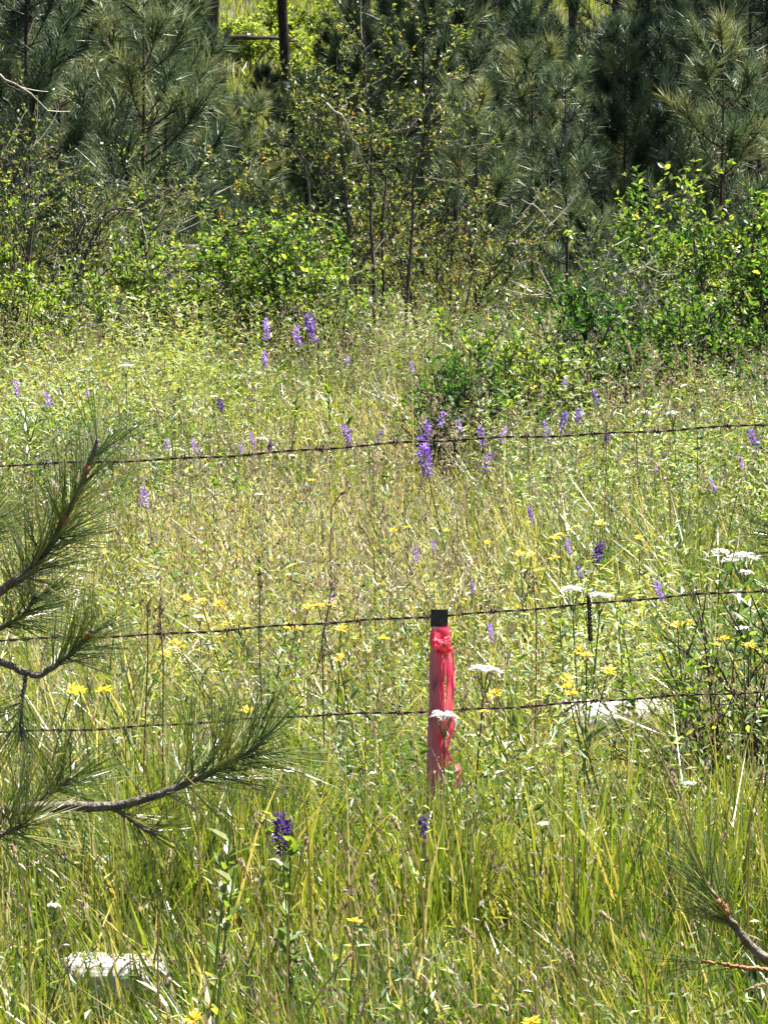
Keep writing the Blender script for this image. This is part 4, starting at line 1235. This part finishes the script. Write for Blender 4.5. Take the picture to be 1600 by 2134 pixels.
def mk_umbel(seed, Wd):
    rs = np.random.default_rng(seed); b, s = Buf(), Buf()
    n = 130
    a = rs.uniform(0, 6.283, n); r = Wd * 0.5 * np.sqrt(rs.random(n))
    k = np.sin(a * 4 + seed) * 0.002
    P = np.stack([np.cos(a) * r, np.sin(a) * r * 0.8, 0.004 * rs.random(n) + k - 0.35 * r * r / Wd], -1)
    D = np.stack([np.cos(a * 3), np.sin(a * 3), rs.uniform(0, 0.15, n)], -1)
    for q in range(3):
        leaves(b, P, D + rs.normal(0, [0.6, 0.6, 0.15], (n, 3)), np.array([0, 0, 1.0]) + rs.normal(0, 0.25, (n, 3)), np.full(n, 0.0062), np.full(n, 0.005), np.clip(rs.normal(0.6, 0.25, n), 0, 1))
    tube(s, [(0.01, 0.01, -0.42), (0.0, 0.0, -0.2), (0, 0, -0.05)], [0.0026, 0.002, 0.0018], 5, 0.6)
    for i in range(9):
        aa = i / 9 * 6.283; tube(s, [(0, 0, -0.05), (math.cos(aa) * Wd * 0.3, math.sin(aa) * Wd * 0.3, -0.006)], [0.0012, 0.0008], 3, 0.6)
    for i in range(8):
        aa = rs.uniform(0, 6.28); m = 7
        c = np.stack([np.cos(aa) * np.linspace(0, 0.05, m), np.sin(aa) * np.linspace(0, 0.05, m), np.linspace(0, 0.02, m) - 0.12 - 0.03 * i], -1)
        leaves(s, c, np.array([math.cos(aa), math.sin(aa), 0.3]) + rs.normal(0, 0.6, (m, 3)), np.repeat(np.array([[0, 0, 1.0]]), m, 0), np.full(m, 0.014), np.full(m, 0.004), np.full(m, 0.5))
    return b.mesh("flower_head", M_WHITE), s.mesh("umbel_stem", M_STEM)

SPK = {"violet": [mk_spike(400 + i, 0.55, 26 + 9 * i, 0.07 + 0.012 * i) for i in range(4)], "lavender": [mk_spike(410 + i, 0.82, 22 + 9 * i, 0.065 + 0.012 * i) for i in range(4)], "dark violet": [mk_spike(420 + i, 0.16, 60) for i in range(2)]}
DSY = [mk_daisy(440 + i) for i in range(4)]
UMB = [mk_umbel(460 + i, 0.052) for i in range(3)]

def flower(kind, px, py, look, cat, parts, group, size=1.0, z=None, tilt=0.0, label=None, turn=3.14):
    zz = z if z is not None else 0.43
    p = at_h(px, py, zz)
    if p[1] > 27:
        p = at(px, py, 26.0)
    gz = float(ground_z(p[0], p[1]))
    o = thing(kind, label or say(look, px, py), cat, p, random.uniform(0, 6.28), group, size)
    o.rotation_euler = (tilt * random.uniform(0.3, 1), random.uniform(-0.12, 0.12), random.uniform(-turn, turn))
    for nm, me in parts:
        link(nm, me, o)
    return o

purple = [ # px, py (middle of the spike), tone, length in pixels
    (555, 690, "lavender", 40), (622, 697, "lavender", 44), (655, 690, "violet", 48), (555, 755, "lavender", 34), (40, 815, "lavender", 32), (105, 830, "lavender", 40),
    (465, 845, "dark violet", 30), (345, 930, "lavender", 30), (410, 930, "lavender", 30), (505, 930, "lavender", 28), (530, 918, "lavender", 26), (562, 932, "dark violet", 26),
    (730, 908, "violet", 40), (787, 905, "violet", 34), (885, 905, "violet", 56), (893, 960, "violet", 70), (915, 870, "lavender", 44), (957, 885, "lavender", 36),
    (1006, 905, "violet", 52), (1010, 955, "violet", 50), (1042, 905, "lavender", 40), (1140, 892, "violet", 46), (1168, 882, "violet", 40), (1203, 865, "violet", 34),
    (1245, 825, "violet", 36), (1260, 915, "dark violet", 28), (1365, 975, "lavender", 26), (1575, 915, "violet", 48), (1545, 960, "lavender", 28), (305, 1035, "lavender", 50),
    (870, 1150, "lavender", 40), (902, 1138, "violet", 28), (1185, 1140, "lavender", 34), (1240, 1150, "dark violet", 48), (1210, 1190, "violet", 34), (985, 1222, "violet", 30),
    (1110, 1075, "violet", 28), (690, 1245, "lavender", 30), (1025, 1322, "lavender", 34), (1380, 1232, "lavender", 44), (1490, 1010, "lavender", 32), (860, 765, "lavender", 24),
    (1420, 650, "lavender", 34), (720, 750, "lavender", 22), (185, 818, "lavender", 24), (1175, 800, "lavender", 26),
]
for px, py, tone, ln in purple:
    me = random.choice(SPK[tone])
    z = 0.45
    p = at_h(px, py + ln / 2, z)
    if p[1] > 26: p[1] = 26
    size = ln * p[1] / FPX / 0.085
    size = float(np.clip(size, 0.35, 1.6))
    shade = {"violet": "violet flower spike", "lavender": "pale lavender flower spike", "dark violet": "dark maroon-violet flower spike"}[tone]
    lab = None
    if (px, py) == (893, 960): lab = "tallest magenta-violet flower spike crossing just under the topmost wire"
    flower("flower_spike_plant", px, py + ln / 2, shade, "wildflower", (("flower_spike", me[0]), ("stem", me[1])), "violet flower spikes in the meadow", size, z, 0.38, lab)
me = SPK["dark violet"][0]
flower("flower_spike_plant", 590, 1782, "", "wildflower", (("flower_spike", me[0]), ("stem", me[1])), "violet flower spikes in the meadow", 0.78, 0.42, 0.15, "single dark violet flower spike low in the grass below the pine branch tip")
me = SPK["dark violet"][1]
flower("flower_spike_plant", 882, 1745, "", "wildflower", (("flower_spike", me[0]), ("stem", me[1])), "violet flower spikes in the meadow", 0.42, 0.40, 0.15, "small dark reddish flower spike at the foot of the red stake")

yellow = [(390, 1247, 1), (420, 1253, 1.1), (456, 1259, 1), (642, 1266, 1), (663, 1262, 1.1), (688, 1257, 1.1), (600, 1304, 1), (620, 1310, .9), (710, 1310, 1), (362, 1338, 1), (373, 1347, 1),
          (345, 1362, .9), (150, 1437, 1.25), (167, 1441, 1.25), (218, 1439, 1.3), (515, 1480, 1.1), (820, 1105, .9), (850, 1099, 1), (1083, 1154, 1.1), (1107, 1156, 1), (1154, 1163, 1.25), (1155, 1122, 1.1),
          (1167, 1115, 1), (1250, 1091, 1), (1222, 1366, 1.35), (1206, 1356, 1), (1267, 1398, 1.3), (1180, 1432, 1.2), (1180, 1415, 1), (1410, 1303, 1.3), (1438, 1297, 1), (1505, 1332, 1.3), (402, 2122, 1.0), (1108, 2130, 0.95),
          (740, 1920, 0.8), (1010, 1482, .9), (1030, 1446, 1), (802, 1331, 1), (705, 1371, 1), (650, 1001, .9), (1015, 1130, .8), (1330, 1120, .8), (470, 1300, .8), (930, 1105, .7), (1560, 1345, 1.1), (1112, 808, 1.1),
          (680, 735, 0.9), (1190, 1445, 1)]
for px, py, s in yellow:
    d = random.choice(DSY)
    flower("yellow_daisy", px, py, "small yellow daisy-like flower" if s < 1.2 else "large yellow daisy-like flower", "wildflower",
           (("petals", d[0]), ("disc", d[1]), ("stem", d[2])), "yellow flowers in the meadow", s * 0.92 * random.uniform(0.85, 1.15), 0.44, 0.9, None, 0.7)

white = [(1500, 1150, 1.2), (1545, 1160, 1.7), (1520, 1168, 0.8), (1555, 1192, .7), (1190, 1227, 1.2), (1252, 1240, 1.0), (1012, 1394, 1.25), (925, 1490, 1.0), (1435, 1632, .45), (1130, 1716, .4),
         (112, 1886, 0.45), (545, 914, .7), (445, 826, .6), (415, 1285, .5), (1400, 860, 1.0), (1345, 860, .9), (262, 762, 1.0), (540, 1030, .5), (1550, 1310, .8)]  # smallest near heads stand in for white highlights in the grass
for px, py, s in white:
    u = random.choice(UMB)
    z = 0.44
    if (px, py) == (925, 1490):
        z = at(px, py, 9.88)[2]
    flower("white_yarrow", px, py, "flat white flower head" if s >= .9 else "small white flower head", "wildflower",
           (("flower_head", u[0]), ("stem", u[1])), "white flat-topped flowers in the meadow", s, z, 0.1)

# ------------------------------------------------------------------ leafy forbs, plumed grasses, long stems, dead stalks
def mk_forb(seed, tone, H=0.42, ll=0.05, n=30):
    rs = np.random.default_rng(seed); s, b = Buf(), Buf()
    pts = curve_pts((0, 0, 0), (rs.normal(0, .1), rs.normal(0, .1), 1), (rs.normal(0, .25), rs.normal(0, .25), 1), H, 6)
    tube(s, pts, np.linspace(0.0035, 0.0015, 7), 5, 0.7)
    t = rs.uniform(0.12, 1, n) * 6 * 0.999; i = t.astype(int)
    P = pts[i] + (pts[i + 1] - pts[i]) * (t - i)[:, None]
    a = rs.uniform(0, 6.283, n)
    D = np.stack([np.cos(a), np.sin(a), rs.uniform(0.1, 1.0, n)], -1)
    lens = ll * rs.uniform(0.6, 1.2, n)
    me = s.mesh("forb_stem", M_FORB)
    return me, P, D, lens, np.clip(tone + rs.normal(0, 0.12, n), 0, 1)
FORBS = [mk_forb(500 + i, t, H, ll, n) for i, (t, H, ll, n) in enumerate([(0.55, .45, .045, 34), (0.38, .42, .05, 40), (0.7, .48, .035, 36)])]
forb_spots = [(1290, 1290, 0, .9), (1330, 1300, 2, .9), (1255, 1300, 2, .8), (1500, 1265, 1, 1.1), (1550, 1275, 1, 1.1), (1580, 1250, 1, 1.0), (1470, 1075, 2, .9), (1500, 1060, 2, .9), (1465, 1120, 2, .8), (430, 1815, 2, 1.2),
              (435, 1890, 2, 1.1), (610, 1780, 0, 1.0), (630, 1770, 2, .9), (60, 850, 0, 1.2), (120, 860, 1, 1.1), (30, 890, 2, 1.1), (200, 850, 0, 1.0), (720, 860, 0, 1.1), (770, 880, 1, 1.0), (800, 980, 0, .9), (1180, 1290, 1, .9),
              (690, 780, 0, 1.2), (600, 790, 1, 1.1), (1060, 820, 0, 1.1), (1100, 1020, 1, .8), (950, 1050, 0, .8), (490, 990, 1, .9), (450, 1010, 0, .9), (1350, 1420, 1, .9), (1420, 1380, 0, 1.0), (1480, 1400, 1, 1.0), (1560, 1480, 1, 1.1)]
FL = {}
for px, py, v, s in forb_spots:
    p = at_h(px, py, 0.42 * s)
    gz = float(ground_z(p[0], p[1]))
    look = ["mid-green leafy forb", "dark leafy forb", "bright yellow-green leafy forb"][v]
    o = thing("leafy_forb", say(look, px, py + 30), "wild plant", (p[0], p[1], gz), random.uniform(0, 6.28), "leafy wild plants in the meadow", s)
    me, P, D, lens, T = FORBS[v]
    link("stem", me, o)
    if v not in FL:
        FL[v] = []
        for i in range(len(P)):
            d = unit(D[i]); sv = unit(np.cross(d, np.array([0, 0, 1.0]))); n2 = np.cross(sv, d)
            FL[v].append((Matrix(((sv[0], d[0], n2[0], P[i][0]), (sv[1], d[1], n2[1], P[i][1]), (sv[2], d[2], n2[2], P[i][2]), (0, 0, 0, 1))) @ Matrix.Diagonal((float(lens[i]) * 0.55, float(lens[i]), float(lens[i]) * 0.7, 1)), int(min(T[i], .999) * 8)))
    for m, k in FL[v]:
        lo = link("leaf", leaf_mesh(M_FORB, k), o)
        lo.matrix_local = m

def plume(label, px0, py0, px1, py1, Y, frac=0.4, r=0.008, name="plumed_grass", tone=0.6):
    """one grass stem with a feathery head, from its foot side to its tip"""
    a = at(px0, py0, Y); c = at(px1, py1, Y - 0.03)
    gz = float(ground_z(a[0], Y))
    down = a + (a - c) * 0.15; down[2] = min(down[2], gz)
    o = thing(name, label, "grass stem", down, 0, "single tall grass stems")
    P = np.array([down, a, a * 0.5 + c * 0.5 + np.array([0, 0, 0.006]), c]) - down
    q = np.linspace(0, 1, 14)
    C = np.stack([np.interp(q, [0, .35, .7, 1], P[:, k]) for k in range(3)], -1)
    b = Buf(); wdr = 0.0016 * (1 if Y < 13 else 1.5)
    tube(b, C, np.linspace(wdr * 1.3, wdr * 0.6, 14), 4, 0.75)
    link("culm", b.mesh("culm", M_GRASS), o)
    if frac > 0:
        h = Buf(); n = 70
        u = 1 - frac * R.random(n); base = np.stack([np.interp(u, q, C[:, k]) for k in range(3)], -1)
        ax = unit(C[-1] - C[-4]); prof = np.sin((1 - u) / frac * math.pi * 0.9 + 0.25)
        d = unit(ax[None] + perp(np.repeat(ax[None], n, 0)) * 0.55)
        leaves(h, base, d, R.normal(size=(n, 3)), r * 2.0 * prof.clip(0.25, 1) * R.uniform(.7, 1.2, n), np.full(n, r * 0.5), np.clip(R.normal(tone, 0.2, n), 0, 1))
        link("seed_plume", h.mesh("seed_plume", M_PLUME), o)
for px0, py0, px1, py1, Y in [(1335, 800, 1300, 700, 20.5), (1385, 785, 1345, 708, 20.8), (1455, 830, 1432, 730, 20.2), (985, 765, 952, 700, 20.0), (1430, 800, 1405, 715, 20.9),
                              (1320, 870, 1270, 835, 18.5), (1500, 850, 1470, 770, 19.2), (360, 915, 325, 850, 17.0), (395, 930, 372, 860, 16.8), (1100, 905, 1060, 850, 17.4),
                              (250, 845, 215, 790, 19.0), (1395, 1000, 1350, 955, 15.5), (1575, 900, 1560, 820, 18.0), (690, 1060, 720, 1020, 14.0), (780, 1150, 745, 1085, 13.4)]:
    plume(say("pale feathery grass plume", (px0 + px1) / 2, (py0 + py1) / 2), px0, py0, px1, py1, Y)
for px0, py0, px1, py1, Y, fr in [(985, 1790, 835, 1590, 8.75, .0), (1195, 1740, 1130, 1600, 8.8, 0), (600, 1905, 640, 1745, 8.3, .2), (720, 1760, 530, 1480, 8.9, 0), (640, 1680, 520, 1520, 9.0, .0), (410, 1640, 275, 1520, 8.6, .0),
                                  (1345, 1990, 1250, 1900, 7.8, .2), (1060, 2050, 965, 1930, 7.9, .2), (1110, 1900, 1000, 1770, 8.2, .0), (880, 1830, 815, 1700, 8.5, .25), (560, 1930, 500, 1790, 8.1, .2), (640, 2110, 735, 1985, 7.5, .2),
                                  (1440, 1740, 1400, 1610, 8.8, .25), (60, 1880, 25, 1760, 8.2, .25), (1240, 2110, 1180, 1980, 7.5, .2), (330, 1920, 355, 1770, 8.2, .2), (1560, 1720, 1590, 1600, 8.8, .25), (760, 2060, 720, 1930, 7.7, .2),
                                  (1480, 2110, 1590, 2050, 7.6, .2), (430, 2130, 470, 1990, 7.4, .2)]:
    plume(say("long yellow-green grass stem" if fr == 0 else "grass stem with a small seed head", (px0 + px1) / 2, (py0 + py1) / 2), px0, py0, px1, py1, Y, fr, 0.006, "grass_stem", 0.7)

for px, py0, py1, Y in [(309, 1360, 1262, 9.7), (341, 1380, 1262, 9.8), (540, 1330, 1190, 10.4), (672, 1330, 1215, 10.6), (1262, 950, 880, 15.5), 
                        (1118, 1290, 1210, 11.0), (365, 900, 850, 17.5), (1325, 915, 850, 16.0), (1452, 905, 850, 16.2)]:
    a = at(px, py0, Y); c = at(px + random.uniform(-22, 22), py1, Y)
    gz = float(ground_z(a[0], Y)); foot = np.array([a[0] + random.uniform(-.02, .02), Y, gz])
    o = thing("dead_stalk", say("thin dark dead stalk", px, (py0 + py1) / 2), "dead stalk", foot, 0, "dark dead stalks in the meadow")
    b = Buf(); pts = np.array([foot, foot * 0.5 + a * 0.5 + np.array([random.uniform(-.012, .012), 0, 0]), a, c]) - foot
    tube(b, pts, np.array([0.0018, 0.0016, 0.0015, 0.0010]), 5, 0.5)
    link("stalk", b.mesh("stalk", M_STALK), o)
    b = Buf(); tip = pts[-1]; n = 16
    leaves(b, tip + R.normal(0, 1, (n, 3)) * np.array([.004, .004, .014]) - np.array([0, 0, .012]), R.normal(0, .4, (n, 3)) + np.array([0, 0, 1]), R.normal(size=(n, 3)), np.full(n, .012), np.full(n, .005), np.full(n, 0.05))
    link("seed_head", b.mesh("stalk_head", M_SEED), o)

print("OBJECTS BUILT", len(bpy.data.objects), "mesh tris", sum(len(m.polygons) for m in bpy.data.meshes))
